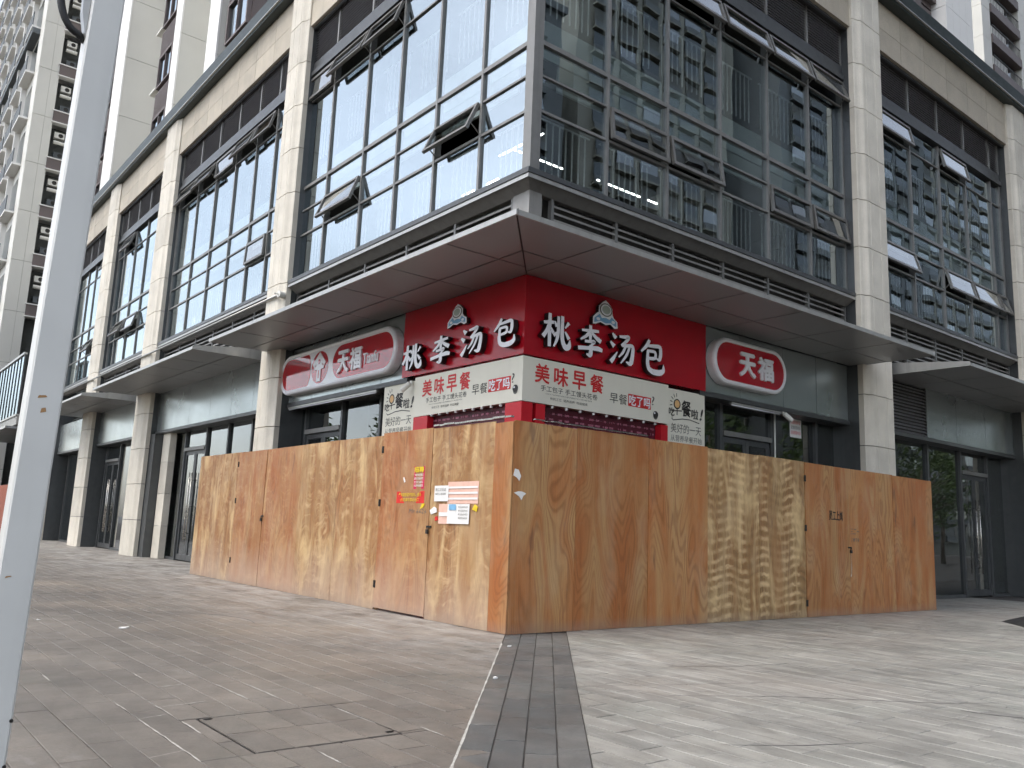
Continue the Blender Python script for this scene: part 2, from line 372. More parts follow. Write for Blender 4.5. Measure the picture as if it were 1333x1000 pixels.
# the diagonal band: left edge line through (5.993,7.46) and (2.591,3.598); direction
BD = Vector((5.993-2.591, 7.46-3.598)).normalized(); BN = Vector((BD.y, -BD.x)); B0 = Vector((2.591, 3.598)); BWID = .176*4
def bside(x, y): return (Vector((x, y))-B0).dot(BN)   # <0 left of band, >BWID right of it
def clip(poly, keep_left):
    """clip polygon to one side of the band"""
    lim = 0.0 if keep_left else BWID
    sgn = (lambda q: lim-bside(*q)) if keep_left else (lambda q: bside(*q)-lim)
    out = []
    for k in range(len(poly)):
        a, b = poly[k], poly[(k+1) % len(poly)]; sa, sb = sgn(a), sgn(b)
        if sa >= 0: out.append(a)
        if sa*sb < 0:
            t = sa/(sa-sb); out.append((a[0]+(b[0]-a[0])*t, a[1]+(b[1]-a[1])*t))
    return out
def inset(poly, d):
    c = (sum(p[0] for p in poly)/len(poly), sum(p[1] for p in poly)/len(poly)); out = []
    n = len(poly)
    for k in range(n):
        p0, p1, p2 = Vector(poly[k-1]), Vector(poly[k]), Vector(poly[(k+1) % n])
        e1 = (p1-p0); e2 = (p2-p1)
        if e1.length < 1e-5 or e2.length < 1e-5: out.append(tuple(p1)); continue
        n1 = Vector((-e1.y, e1.x)).normalized(); n2 = Vector((-e2.y, e2.x)).normalized()
        q = n1+n2; q = q/max(.35, q.dot(q)/2)
        out.append(tuple(p1+q*d))
    return out
def area(p): return .5*sum(p[k][0]*p[(k+1) % len(p)][1]-p[(k+1) % len(p)][0]*p[k][1] for k in range(len(p)))
MAN = [(1.895, 4.33), (2.745, 4.33), (2.745, 5.20), (1.895, 5.20)]
def seen(x, y, pad=13.):
    a = math.degrees(math.atan2(y, x)); return 51.36-33-pad < a < 51.36+34+pad and math.hypot(x, y) > 2.2

def field(name, label, mat, keep_left, xr, yr, cw, tl, seedv):
    rnd = random.Random(seedv)
    root = empty(name, (0, 0, 0)); tag(root, label, 'pavement', kind='structure')
    base = MB(); base.box(-60, 120, -60, 120, -.011, -.0085) if keep_left else None
    tiles = []; nx0, nx1 = int(math.floor(xr[0]/cw)), int(xr[1]/cw)
    for i in range(nx0, nx1):
        x0 = i*cw + .08; off = (.5*tl if i % 2 else 0) + rnd.uniform(-.09, .09)*tl
        j = int((yr[0]-off)/tl)-1
        while True:
            y0 = j*tl+off; j += 1
            if y0 > yr[1]: break
            xc, yc = x0+cw/2, y0+tl/2
            if yc < yr[0] or not (seen(x0, y0) or seen(x0+cw, y0+tl) or seen(xc, yc)): continue
            if xc > 7.7 and yc > 9.4: continue
            poly = [(x0, y0), (x0+cw, y0), (x0+cw, y0+tl), (x0, y0+tl)]
            if keep_left and MAN[0][0]-cw < xc < MAN[1][0]+cw and MAN[0][1]-tl < yc < MAN[2][1]+tl:
                # cut the tiles round the cover
                x1, y1 = x0+cw, y0+tl
                subs = []
                ylo, yhi = MAN[0][1]-.013, MAN[2][1]+.013; xlo, xhi = MAN[0][0]-.013, MAN[1][0]+.013
                if x1 <= xlo or x0 >= xhi or y1 <= ylo or y0 >= yhi: subs = [(x0, x1, y0, y1)]
                else:
                    if y0 < ylo: subs.append((x0, x1, y0, ylo))
                    if y1 > yhi: subs.append((x0, x1, yhi, y1))
                    ya, yb = max(y0, ylo), min(y1, yhi)
                    if x0 < xlo: subs.append((x0, xlo, ya, yb))
                    if x1 > xhi: subs.append((xhi, x1, ya, yb))
                for a_, b_, c_, d_ in subs: tiles.append([(a_, c_), (b_, c_), (b_, d_), (a_, d_)])
                continue
            s4 = [bside(*q) for q in poly]
            if keep_left:
                if min(s4) >= 0: continue
                if max(s4) > 0: poly = clip(poly, True)
            else:
                if max(s4) <= BWID: continue
                if min(s4) < BWID: poly = clip(poly, False)
            if len(poly) < 3 or abs(area(poly)) < .0015: continue
            tiles.append(poly)
    def key(p):
        cx = sum(q[0] for q in p)/len(p); cy = sum(q[1] for q in p)/len(p); d = math.hypot(cx, cy)
        return d + (0 if seen(cx, cy, -3) else 30)
    tiles.sort(key=key)
    tm = tile_mesh(cw, tl).mesh('tile', [mat])
    far = MB()
    for k, poly in enumerate(tiles):
        dz = rnd.uniform(-.0012, .0012)
        if k < 290:
            if len(poly) == 4 and abs(area(poly)-cw*tl) < 1e-6:
                link('tile', tm, root, (poly[0][0], poly[0][1], dz)); continue
            if area(poly) < 0: poly = poly[::-1]
            mb = MB(); a = inset(poly, .0022); b_ = inset(poly, .0052)
            mb.prism([(x, y, -.012) for x, y in a], [(x, y, 0) for x, y in b_]); mb.build('tile', mat, root, (0, 0, dz))
        else:
            if area(poly) < 0: poly = poly[::-1]
            a = inset(poly, .0022); b_ = inset(poly, .006); far.prism([(x, y, -.007) for x, y in a], [(x, y, dz) for x, y in b_])
    o = far.build('tile_field', mat, root, recalc=False); o['kind'] = 'stuff'
    return root
pg = field('pavement_grey', 'brown grey granite paving left of the charcoal tile band', 'paving_grey', True, (.0, 8.2), (3.2, 42), .19, .62, 3)
pp = field('pavement_pale', 'pale streaked granite paving right of the charcoal tile band', 'paving_pale', False, (2.6, 22), (1.6, 9.6), .19, .62, 5)
MB().box(-60, 120, -60, 120, -.0115, -.0085).build('grout_bed', 'grout', pg)
# diagonal band tiles
pb = empty('pavement_band', (B0.x, B0.y, 0)); tag(pb, 'charcoal four-course granite band leading to the hoarding corner', 'pavement', kind='structure')
ang = math.atan2(BD.y, BD.x)
for c4 in range(4):
    s0 = -1.6 + random.uniform(0, .5)
    while s0 < 5.6:
        ln = .60
        q = [B0+BD*s0+BN*(.176*c4), B0+BD*(s0+ln)+BN*(.176*c4), B0+BD*(s0+ln)+BN*(.176*(c4+1)), B0+BD*s0+BN*(.176*(c4+1))]
        q = [tuple(v) for v in q][::-1]
        if area(q) < 0: q = q[::-1]
        mb = MB(); mb.prism([(x, y, -.012) for x, y in inset(q, .003)], [(x, y, 0) for x, y in inset(q, .006)])
        mb.build('tile', 'paving_band', pb, (0, 0, random.uniform(-.001, .001))); s0 += ln
# white mortar line along the band's left edge, and stray mortar along joints
mm = MB()
def ground_strip(mb, pts, w, z=.0016):
    pts = [Vector(p) for p in pts]; Lf, Rt = [], []
    for k, p in enumerate(pts):
        d = (pts[min(k+1, len(pts)-1)]-pts[max(0, k-1)]).normalized(); n = Vector((-d.y, d.x)); ww = w*random.uniform(.45, 1.2)
        if k in (0, len(pts)-1): ww *= .3
        Lf.append(p+n*ww/2); Rt.append(p-n*ww/2)
    for k in range(len(pts)-1):
        mb.face([(Lf[k].x, Lf[k].y, z), (Rt[k].x, Rt[k].y, z), (Rt[k+1].x, Rt[k+1].y, z), (Lf[k+1].x, Lf[k+1].y, z)])
ground_strip(mm, [B0+BD*(k*.09)-BN*.001 for k in range(-8, 54)], .016)
mm.build('mortar_line', 'mortar', pb, recalc=False)
mm = MB()
for x, ya, yb in ((1.60, 5.85, 5.6), (1.60, 5.35, 4.3), (1.79, 5.70, 5.35), (1.79, 5.2, 4.85), (2.36, 6.2, 5.6), (2.55, 6.15, 5.55), (1.41, 7.1, 6.8), (2.17, 4.2, 3.95), (2.74, 5.1, 4.6), (2.93, 4.4, 4.15), (1.98, 6.9, 6.65)):
    n = max(3, int(abs(ya-yb)/.05)); ground_strip(mm, [(x+random.uniform(-.003, .003), ya+(yb-ya)*k/n) for k in range(n+1)], .011)
for xa, xb, y in ((1.60, 1.79, 5.36), (1.79, 2.1, 5.62), (1.98, 2.17, 6.27), (1.41, 1.6, 4.5)):
    ground_strip(mm, [(xa+(xb-xa)*k/6, y+random.uniform(-.006, .006)+.05*k/6) for k in range(7)], .012)
mm.build('mortar_line', 'mortar', pg, recalc=False)
# tyre scuffs
sk = MB()
def arc(cx, cy, r, a0, a1, n=14): return [(cx+r*math.cos(R(a0+(a1-a0)*k/n)), cy+r*math.sin(R(a0+(a1-a0)*k/n))) for k in range(n+1)]
ground_strip(sk, arc(7.6, 3.1, .95, 190, 275), .03); ground_strip(sk, [(5.1, 4.35), (5.9, 3.9), (6.8, 3.15), (7.3, 2.9)], .016)
ground_strip(sk, [(6.2, 5.3), (6.9, 5.0), (7.5, 4.9)], .025); ground_strip(sk, [(4.2, 3.2), (4.6, 2.95), (5.1, 2.75)], .02)
ground_strip(sk, [(4.7, 4.95), (5.6, 4.6), (6.6, 4.25)], .012); ground_strip(sk, [(9.5, 5.6), (10.1, 5.35)], .03)
sk.build('tyre_mark', 'skid', pp, recalc=False)
sk = MB(); ground_strip(sk, arc(2.9, 10.0, 1.2, 70, -20), .022); ground_strip(sk, arc(4.0, 9.0, 3.0, 150, 190), .018)
sk.build('tyre_mark', 'skid', pg, recalc=False)

# tiled manhole cover
mh = empty('manhole_cover', ((MAN[0][0]+MAN[1][0])/2, (MAN[0][1]+MAN[2][1])/2, 0))
tag(mh, 'square tile-filled manhole cover set in the grey paving near the camera', 'manhole cover')
fr = MB(); x0, y0 = MAN[0]; x1, y1 = MAN[2]
for a in ((x0-.012, x1+.012, y0-.012, y0-.005), (x0-.012, x1+.012, y1+.005, y1+.012), (x0-.012, x0-.005, y0-.005, y1+.005), (x1+.005, x1+.012, y0-.005, y1+.005)):
    fr.box(*a, -.008, -.0015)
fr.build('rim', 'iron', mh)
for i in range(4):
    for j in range(2):
        q = [(x0+.2125*i, y0+.435*j), (x0+.2125*(i+1), y0+.435*j), (x0+.2125*(i+1), y0+.435*(j+1)), (x0+.2125*i, y0+.435*(j+1))]
        MB().prism([(x, y, -.007) for x, y in inset(q, .002)], [(x, y, .001) for x, y in inset(q, .004)]).build('tile', 'paving_grey', mh)
for cx, cy in ((x0+.04, y1-.04), (x1-.04, y0+.05)):
    h = MB(); h.box(cx-.02, cx+.02, cy-.012, cy+.012, .001, .0035); h.box(cx-.028, cx+.028, cy-.003, cy+.003, .0035, .007); h.build('lifting_hole', 'iron', mh)
# dark plate let into the pale paving, far right
dp = MB(); q = [(14.7, 5.46), (16.9, 5.75), (17.2, 6.36), (15.42, 6.07)]
dp.prism([(x, y, -.002) for x, y in q], [(x, y, .003) for x, y in inset(q, .01)]); tag(dp.build('access_plate', 'iron'), 'dark flat access plate let into the pale paving at the far right', 'plate')
# litter
for (x, y, s_), lb in zip(((2.62, 9.6, .05), (4.35, 5.5, .028), (5.62, 6.9, .03), (2.0, 10.6, .03)),
        ('small crumpled white scrap lying far out on the grey paving', 'tiny white scrap on the charcoal band nearest the camera',
         'tiny white scrap on the charcoal band close to the hoarding', 'tiny pale scrap lying on the grey paving towards the post')):
    mb = MB(); pts = [(x+s_*math.cos(a)*random.uniform(.6, 1.1), y+.6*s_*math.sin(a)*random.uniform(.6, 1.1)) for a in (0, 1.2, 2.2, 3.3, 4.4, 5.3)]
    mb.prism([(a, b, .002) for a, b in pts], [(a, b, .006+random.uniform(0, .012)) for a, b in pts])
    tag(mb.build('litter_scrap', 'paper'), lb, 'litter')

# ================================================================== CORNER BUILDING
BL = empty('corner_building', (7.3, 8.9, 0))
tag(BL, 'modern corner building with cream stone columns and grey framed windows', 'building')
WC = {'L': 6.98, 'R': 8.5}; WG = {'L': 7.3, 'R': 8.9}; WD = {'L': 7.65, 'R': 9.25}; WB = {'L': 7.10, 'R': 8.64}
def column(F, a, b, ztop=13.45):
    part = empty('stone_column', P(F, a, WC[F], 0), BL)
    w = WC[F]; wb = WD[F]+.1; d = b-a
    sb = .2
    prof = [(0, sb), (0, .09), (.03, .075), (.10, .065), (.15, .045), (.20, .012), (.23, 0)]
    for gx in (.34*d/1.05, .72*d/1.05): prof += [(gx-.012, 0), (gx, .014), (gx+.012, 0)]
    prof += [(d-.08, 0), (d-.05, .03), (d, .05), (d, sb)]
    nb = 13; hh = ztop/nb
    def loop(z, s_=0.): return [P(F, u+(s_ if u < d/2 else -s_), ww+s_, z) for u, ww in prof]
    me = MB().prism(loop(.008), loop(hh-.008)).mesh('stone_block', ['column'])
    for k in range(nb): link('stone_block', me, part, P(F, a, w, k*hh))
    MB().fbox(F, a+.03, b-.03, w+.12, w+.203, 0, ztop).build('core', 'joint', part)
    MB().fbox(F, a+.012, b-.012, w+.205, wb, 0, ztop).build('side_cladding', 'frame_dark', part)
COLS_L = [(16.70, 17.6), (25.85, 27.1), (32.8, 34.0), (39.4, 40.6)]
COLS_R = [(15.90, 17.0), (24.1, 25.2)]
for a, b in COLS_L: column('L', a, b)
for a, b in COLS_R: column('R', a, b)

# ---- stone band and cornice above
def band(F, a, b):
    part = empty('stone_band', P(F, a, WB[F], 12.24), BL); w = WB[F]
    n = max(2, round((b-a)/1.25)); du = (b-a)/n
    for k in range(n):
        for z0, z1 in ((12.24, 12.795), (12.805, 13.45)):
            piece('stone_panel', F, a+k*du+.006, a+(k+1)*du-.006, w, w+.08, z0, z1, 'beam', part)
    MB().fbox(F, a, b, w+.03, w+.45, 12.26, 13.45).build('backing', 'joint', part)
    MB().fbox(F, a+.01, b-.01, w+.07, w+.12, 12.19, 12.255).build('head_trim', 'frame_dark', part)
band('L', 9.1, 16.7); band('R', 7.5, 15.9); band('L', 17.6, 25.85); band('L', 27.1, 32.8); band('L', 34.0, 39.4); band('R', 17.0, 24.1); band('R', 25.2, 32)
def lring(x, y, z): return [(x, y, z), (x, 42, z), (9.2, 42, z), (9.2, 10.4, z), (34, 10.4, z), (34, y, z)]
MB().prism(lring(6.90, 8.42, 13.455), lring(6.88, 8.40, 13.50)).build('cornice', 'coping', BL)
MB().prism(lring(6.84, 8.36, 13.503), lring(6.84, 8.36, 13.53)).build('cornice_trim', 'trim', BL)
MB().prism(lring(6.87, 8.39, 13.533), lring(6.82, 8.34, 13.82)).build('coping', 'coping', BL)

# ---- upper curtain walls
ROWS = [6.26, 7.30, 7.87, 8.40, 10.45, 11.0]
def sash(F, u0, u1, z0, z1, ang, w, part):
    """top-hung window swung out about its top edge"""
    h = z1-z0-.03; a = R(ang); W_ = w-.02
    def pt(u, t, o):   # t down the sash, o outwards across its thickness
        return P(F, u, W_-t*math.sin(a)-o*math.cos(a), z1-.015-t*math.cos(a)+o*math.sin(a))
    mb = MB(); u0 += .03; u1 -= .03; fwd = .055
    def bar(ua, ub, ta, tb):
        mb.prism([pt(ua, ta, 0), pt(ub, ta, 0), pt(ub, tb, 0), pt(ua, tb, 0)], [pt(ua, ta, fwd), pt(ub, ta, fwd), pt(ub, tb, fwd), pt(ua, tb, fwd)])
    bar(u0, u1, 0, .06); bar(u0, u1, h-.06, h); bar(u0, u0+.055, .06, h-.06); bar(u1-.055, u1, .06, h-.06)
    mb.prism([pt(u0+.05, .055, .025), pt(u1-.05, .055, .025), pt(u1-.05, h-.055, .025), pt(u0+.05, h-.055, .025)], [pt(u0+.05, .055, .032), pt(u1-.05, .055, .032), pt(u1-.05, h-.055, .032), pt(u0+.05, h-.055, .032)], 1)
    if ang > 6:
        for uu in (u0+.01, u1-.03):   # stay arms
            p0 = pt(uu, h*.75, 0); mb.tube([p0, P(F, uu, w+.02, z0+.03)], .012, 5)
    return mb.build('awning_window', ['sash', 'glass_sash'], part)
def bay(F, u0, u1, mul, opens, rails=True):
    """mul: inner mullion positions; opens: {(column index, 'top'|'mid'): angle}"""
    w = WG[F]; part = empty('curtain_wall', P(F, u0, w, 6.2), BL)
    us = [u0]+mul+[u1]
    for k, u in enumerate(us):
        hw = .027 if 0 < k < len(us)-1 else .05
        piece('mullion', F, u-hw, u+hw, w-.03, w+.10, 6.26, 11.05, 'frame', part)
    for k in range(len(us)-1):
        a, b = us[k]+.028, us[k+1]-.028
        if k == 0: a += .023
        if k == len(us)-2: b -= .023
        for z, hz, dd in ((8.40, .036, .026), (7.87, .016, .018), (7.30, .022, .02), (10.45, .015, .018)):
            piece('transom', F, a, b, w-dd, w+.08, z-hz, z+hz, 'frame', part)
        for r in range(5):
            z0, z1 = ROWS[r]+.024, ROWS[r+1]-.024
            if r == 3: z0 += .014
            if r == 2: z1 -= .014
            o = opens.get((k, 'mid' if r == 1 else 'top' if r == 4 else ''), None)
            if o: sash(F, us[k], us[k+1], ROWS[r], ROWS[r+1], o, w, part)
            else:
                gp = piece('glass_pane', F, a, b, w+.01, w+.016, z0, z1, 'glass_up', part); gp.rotation_euler = (random.uniform(-.003, .003), random.uniform(-.003, .003), random.uniform(-.003, .003))
    # head, louvres
    MB().fbox(F, u0, u1, w-.09, w+.12, 11.05, 11.16).fbox(F, u0, u1, w-.04, w+.12, 11.16, 11.40).build('head_beam', 'frame_dark', part)
    for k in range(len(us)-1):
        mb = MB(); a, b = us[k]+.04, us[k+1]-.04; n = 14
        for i in range(n):
            z = 11.42+i*(12.3-11.42)/n
            mb.prism([P(F, a, w-.02, z), P(F, a, w+.05, z+.05), P(F, a, w+.055, z+.043), P(F, a, w-.012, z-.008)],
                     [P(F, b, w-.02, z), P(F, b, w+.05, z+.05), P(F, b, w+.055, z+.043), P(F, b, w-.012, z-.008)])
        mb.build('louvre', 'louvre', part)
    for u in us: piece('louvre_post', F, u-.03, u+.03, w-.035, w+.06, 11.40, 12.32, 'frame', part)
    MB().fbox(F, u0, u1, w+.12, w+.14, 11.2, 12.4).build('louvre_backing', 'joint', part)
    # guard rail inside the glass
    if rails:
        for k in range(len(us)-1):
            a, b = us[k]+.10, us[k+1]-.25
            mb = MB(); n = int((b-a)/.135)
            for zb, zt in ((6.32, 7.32), (9.1, 10.05)):
                for i in range(n+1):
                    u = a+i*.135; mb.fbox(F, u, u+.015, w+.20, w+.224, zb, zt)
                mb.fbox(F, a-.05, b+.08, w+.195, w+.23, zt, zt+.014)
            mb.build('guard_rail', 'rail', part)
    return part
bay('L', 8.98, 16.84, [10.17, 11.49, 12.78, 14.07, 15.6], {(1, 'mid'): 24, (4, 'mid'): 20, (3, 'top'): 20, (4, 'top'): 22, (5, 'top'): 3})
bay('R', 7.38, 15.93, [8.83, 10.26, 11.70, 13.16, 14.59], {(1, 'mid'): 5, (2, 'mid'): 9, (4, 'mid'): 4, (5, 'mid'): 8, (2, 'top'): 16, (3, 'top'): 17, (4, 'top'): 17, (5, 'top'): 18})
bay('L', 17.62, 25.82, [18.6, 19.81, 21.21, 22.66, 24.16], {(1, 'top'): 18, (2, 'top'): 22, (3, 'top'): 4, (4, 'top'): 24, (5, 'top'): 20, (1, 'mid'): 3})
bay('L', 27.12, 32.78, [28.0, 29.2, 30.59, 31.96], {(3, 'top'): 20, (2, 'mid'): 15, (3, 'mid'): 24}, True)
bay('L', 34.02, 39.38, [35.0, 36.3, 37.5], {(1, 'mid'): 24, (0, 'top'): 18}, True)
bay('R', 17.05, 24.05, [18.92, 20.42, 21.91, 23.47], {(0, 'mid'): 16, (2, 'mid'): 14, (3, 'mid'): 15, (4, 'mid'): 16, (0, 'top'): 12, (2, 'top'): 12})
# corner post where the two glass walls meet
MB().box(7.22, 7.40, 8.82, 9.0, 6.26, 13.2).build('corner_mullion', 'frame', BL)
# jamb returns beside the columns

# ---- ledges
def ledge(F, a, b, mitre=False):
    w = WG[F]; oth = WG['R' if F == 'L' else 'L']
    def sec(u, pr, mit): return [P(F, (oth+d if mit else u), w+d, z) for d, z in pr]
    body = [(-.20, 6.125), (.0, 6.0), (.1, 6.0), (.1, 6.172), (-.20, 6.172)]
    cap = [(-.215, 6.176), (.1, 6.176), (.1, 6.255), (-.215, 6.255)]
    drip = [(-.212, 6.10), (-.202, 6.10), (-.202, 6.15), (-.212, 6.15)]
    for nm, pr, mt in (('ledge', body, 'ledge'), ('ledge_cap', cap, 'frame_dark'), ('ledge_drip', drip, 'trim')):
        MB().prism(sec(a, pr, mitre), sec(b, pr, False)).build(nm, mt, BL)
ledge('L', 8.9, 16.7, True); ledge('R', 7.3, 15.9, True)
ledge('L', 17.6, 25.85); ledge('L', 27.1, 32.8); ledge('L', 34.0, 39.4); ledge('R', 17.0, 24.1)

# ---- grilles between canopy and ledge
def grille(F, a, b, n, z0=4.9, z1=6.0):
    w = WG[F]+.02; part = empty('grille', P(F, a, w, z0), BL); du = (b-a)/n
    for k in range(n+1): piece('post', F, a+k*du-.025, a+k*du+.025, w-.02, w+.06, z0, z1, 'frame', part)
    for k in range(n):
        for i in range(10):
            z = z0+.06+i*.105
            mb = ('slat', F, round(du, 3))
            if mb not in BX:
                q = [P(F, 0, 0, -.018), P(F, 0, .05, .02), P(F, 0, .05, .035), P(F, 0, 0, .016)]
                e = [P(F, du-.06, 0, -.018), P(F, du-.06, .05, .02), P(F, du-.06, .05, .035), P(F, du-.06, 0, .016)]
                BX[mb] = MB().prism(q, e).mesh('slat', ['ledge'])
            link('slat', BX[mb], part, P(F, a+k*du+.03, w-.01, z))
    MB().fbox(F, a, b, w+.22, w+.25, z0-.1, z1+.2).build('backing', 'joint', part)
grille('L', 9.3, 16.65, 5); grille('R', 7.75, 15.85, 6); grille('L', 17.65, 25.8, 6); grille('L', 27.15, 32.75, 4); grille('R', 17.05, 24.05, 5)
MB().box(7.28, 7.52, 8.88, 9.25, 4.8, 6.05).build('corner_stub', 'ledge', BL)

# ---- canopies
SZ = 4.75
def soffit_panel(part, pts):
    c = Vector((sum(p[0] for p in pts)/len(pts), sum(p[1] for p in pts)/len(pts)))
    q = list(pts)
    if area(q) < 0: q = q[::-1]
    q = inset(q, .013)
    MB().prism([(x, y, SZ+.012) for x, y in q], [(x, y, SZ) for x, y in q]).build('soffit_panel', 'soffit', part)
def canopy_body(part, F, a, b, we, ww, mitre=None):
    """wedge above the soffit panels: thin at the free edge, thick at the wall"""
    am = mitre if mitre is not None else a
    lo = [P(F, a, we+.03, SZ+.014), P(F, am, ww, SZ+.014), P(F, am, ww, SZ+.30), P(F, a, we+.03, SZ+.075)]
    hi = [P(F, b, we+.03, SZ+.014), P(F, b, ww, SZ+.014), P(F, b, ww, SZ+.30), P(F, b, we+.03, SZ+.075)]
    MB().prism(lo, hi).build('canopy_body', 'iron', part)
    MB().fbox(F, a, b, we, we+.028, SZ-.004, SZ+.062).build('edge_trim', 'trim', part)
    # end plates
    for e, s_ in ((a, -1), (b, 1)):
        if mitre is not None and e == a: continue
        q = [P(F, e, we+.002, SZ-.004), P(F, e, ww, SZ-.004), P(F, e, ww, SZ+.31), P(F, e, we+.002, SZ+.082)]
        e2 = e+.012*s_
        MB().prism(q, [(x, e2, z) if F == 'L' else (e2, y, z) for x, y, z in q]).build('end_plate', 'trim', part)
c1 = empty('canopy', (5.72, 7.2, SZ), BL)
CX, CY, IX, IY, MX, MY = 5.74, 7.22, 7.3, 8.9, 6.6, 8.146
endL, endR = 17.22, 16.0
nL = 7; dl = (endL-CY)/nL
ysL = [CY+dl*k for k in range(nL+1)]
mid_x = MX; 
def lim(t, o0, o1, i0, i1): return o0+(i0-o0)*t
def hclip(poly, s_):
    f = lambda q: s_*((q[0]-CX)*(IY-CY)-(q[1]-CY)*(IX-CX)); out = []
    for k in range(len(poly)):
        a, b = poly[k], poly[(k+1) % len(poly)]; fa, fb = f(a), f(b)
        if fa >= 0: out.append(a)
        if fa*fb < 0: t = fa/(fa-fb); out.append((a[0]+(b[0]-a[0])*t, a[1]+(b[1]-a[1])*t))
    return out
for k in range(nL):
    for xa, xb in ((CX, MX), (MX, IX)):
        q = hclip([(xa, ysL[k]), (xb, ysL[k]), (xb, ysL[k+1]), (xa, ysL[k+1])], -1)
        if len(q) > 2 and abs(area(q)) > .004: soffit_panel(c1, q)
nR = 7; dr = (endR-CX)/nR
for k in range(nR):
    for ya, yb in ((CY, MY), (MY, IY)):
        q = hclip([(CX+dr*k, ya), (CX+dr*(k+1), ya), (CX+dr*(k+1), yb), (CX+dr*k, yb)], 1)
        if len(q) > 2 and abs(area(q)) > .004: soffit_panel(c1, q)
canopy_body(c1, 'L', 7.2, endL, 5.72, 7.3, mitre=8.9); canopy_body(c1, 'R', 5.755, endR, 7.2, 8.9, mitre=7.3)
def canopy(F, a, b, we, ww, n, wm):
    part = empty('canopy', P(F, a, we, SZ), BL); du = (b-a)/n
    for k in range(n):
        for w0, w1 in ((we+.02, wm), (wm, ww)):
            ps = [P(F, a+k*du, w0, 0)[:2], P(F, a+(k+1)*du, w0, 0)[:2], P(F, a+(k+1)*du, w1, 0)[:2], P(F, a+k*du, w1, 0)[:2]]
            soffit_panel(part, ps)
    canopy_body(part, F, a, b, we, ww)
canopy('L', 18.25, 26.96, 5.72, 7.62, 6, 6.6); canopy('L', 28.4, 35.2, 5.72, 7.62, 5, 6.6); canopy('R', 17.3, 25.8, 7.1, 9.22, 6, 8.13)

# ---- ground floor shopfronts: fascia panels, mullions, glass, doors
def fascia(F, a, b, joints, w):
    us = [a]+joints+[b]
    for k in range(len(us)-1): piece('fascia_panel', F, us[k]+.006, us[k+1]-.006, w, w+.04, 3.62, 4.748, 'fascia', BL)
    MB().fbox(F, a, b, w+.012, w+.10, 3.61, 4.74).build('fascia_backing', 'joint', BL)
    MB().fbox(F, a, b, w-.03, w+.42, 3.53, 3.608).build('fascia_sill', 'frame_dark', BL)
def door(F, a, b, w, head, hside):
    part = empty('shop_door', P(F, a, w, 0), BL); mid = (a+b)/2; mb = MB()
    for s0, s1 in ((a, mid-.004), (mid+.004, b)):
        mb.fbox(F, s0, s0+.085, w, w+.05, .03, head); mb.fbox(F, s1-.085, s1, w, w+.05, .03, head)
        mb.fbox(F, s0+.085, s1-.085, w+.001, w+.049, .03, .18); mb.fbox(F, s0+.085, s1-.085, w+.001, w+.049, head-.10, head)
    mb.build('door_frame', 'frame_dark', part)
    for s0, s1 in ((a, mid-.004), (mid+.004, b)): piece('pane', F, s0+.08, s1-.08, w+.02, w+.03, .17, head-.09, 'glass_low', part)
    for s_ in (-.095, .095):
        u = mid+s_; mb = MB(); mb.tube([P(F, u, w-.07, .56), P(F, u, w-.07, 2.36)], .016, 8)
        for z in (.75, 1.45, 2.15): mb.tube([P(F, u, w-.07, z), P(F, u, w+.01, z)], .01, 6)
        mb.build('handle', 'steel', part, smooth=True)
def shopfront(F, us, w, door_at=None, head=2.97, top=3.53, door_cols=()):
    part = empty('shopfront', P(F, us[0], w, 0), BL)
    for u in us: piece('mullion', F, u-.04, u+.04, w-.03, w+.09, 0, top, 'frame_dark', part)
    for k in range(len(us)-1):
        a, b = us[k]+.041, us[k+1]-.041
        piece('base_rail', F, a, b, w-.02, w+.08, 0, .075, 'frame_dark', part) if k not in door_cols else None
        if k in door_cols:
            piece('transom', F, a, b, w-.05, w+.08, head, head+.09, 'frame', part)
            piece('glass_pane', F, a, b, w+.03, w+.04, head+.09, top, 'glass_low', part)
            door(F, a+.005, b-.005, w+.01, head-.01, 1)
        else: piece('glass_pane', F, a, b, w+.03, w+.04, .075, top, 'glass_low', part)
fascia('L', 11.95, 16.70, [12.87, 14.3, 15.6], 7.33)
fascia('L', 17.6, 25.85, [18.66, 20.0, 21.46, 23.06, 24.5], 7.33)
fascia('L', 27.1, 32.8, [28.3, 29.7, 31.1], 7.33)
fascia('L', 34.0, 39.4, [35, 36.4, 37.7], 7.33)
fascia('R', 11.15, 15.9, [12.3, 13.62, 14.74], 8.93)
fascia('R', 19.3, 24.1, [20.8, 22.4], 8.93)
shopfront('L', [12.72, 13.34, 14.82, 16.42, 17.9, 19.3, 20.82, 22.36, 24.04, 25.40], 7.65, door_cols=(2, 7))
shopfront('L', [26.9, 28.2, 29.4, 30.75, 32.55, 33.9], 7.65, door_cols=(3,))
shopfront('L', [34.0, 35.4, 36.8, 38.6], 7.65, door_cols=(1,))
shopfront('R', [11.28, 12.15, 13.68, 15.19, 16.69, 18.3, 19.9, 21.6, 23.12, 24.7], 9.25, head=2.97, door_cols=(1, 7))
# louvre over the right-hand shopfront
mb = MB()
for i in range(15):
    z = 3.64+i*.073
    mb.prism([P('R', 17.02, 8.93, z), P('R', 17.02, 8.99, z+.045), P('R', 17.02, 8.995, z+.038), P('R', 17.02, 8.938, z-.01)],
             [P('R', 19.28, 8.93, z), P('R', 19.28, 8.99, z+.045), P('R', 19.28, 8.995, z+.038), P('R', 19.28, 8.938, z-.01)])
mb.build('fascia_louvre', 'louvre', BL)
MB().box(17.0, 19.29, 9.02, 9.04, 3.61, 4.74).build('louvre_backing', 'joint', BL)
MB().box(17.0, 19.3, 8.9, 9.35, 3.53, 3.608).build('fascia_sill', 'frame_dark', BL)
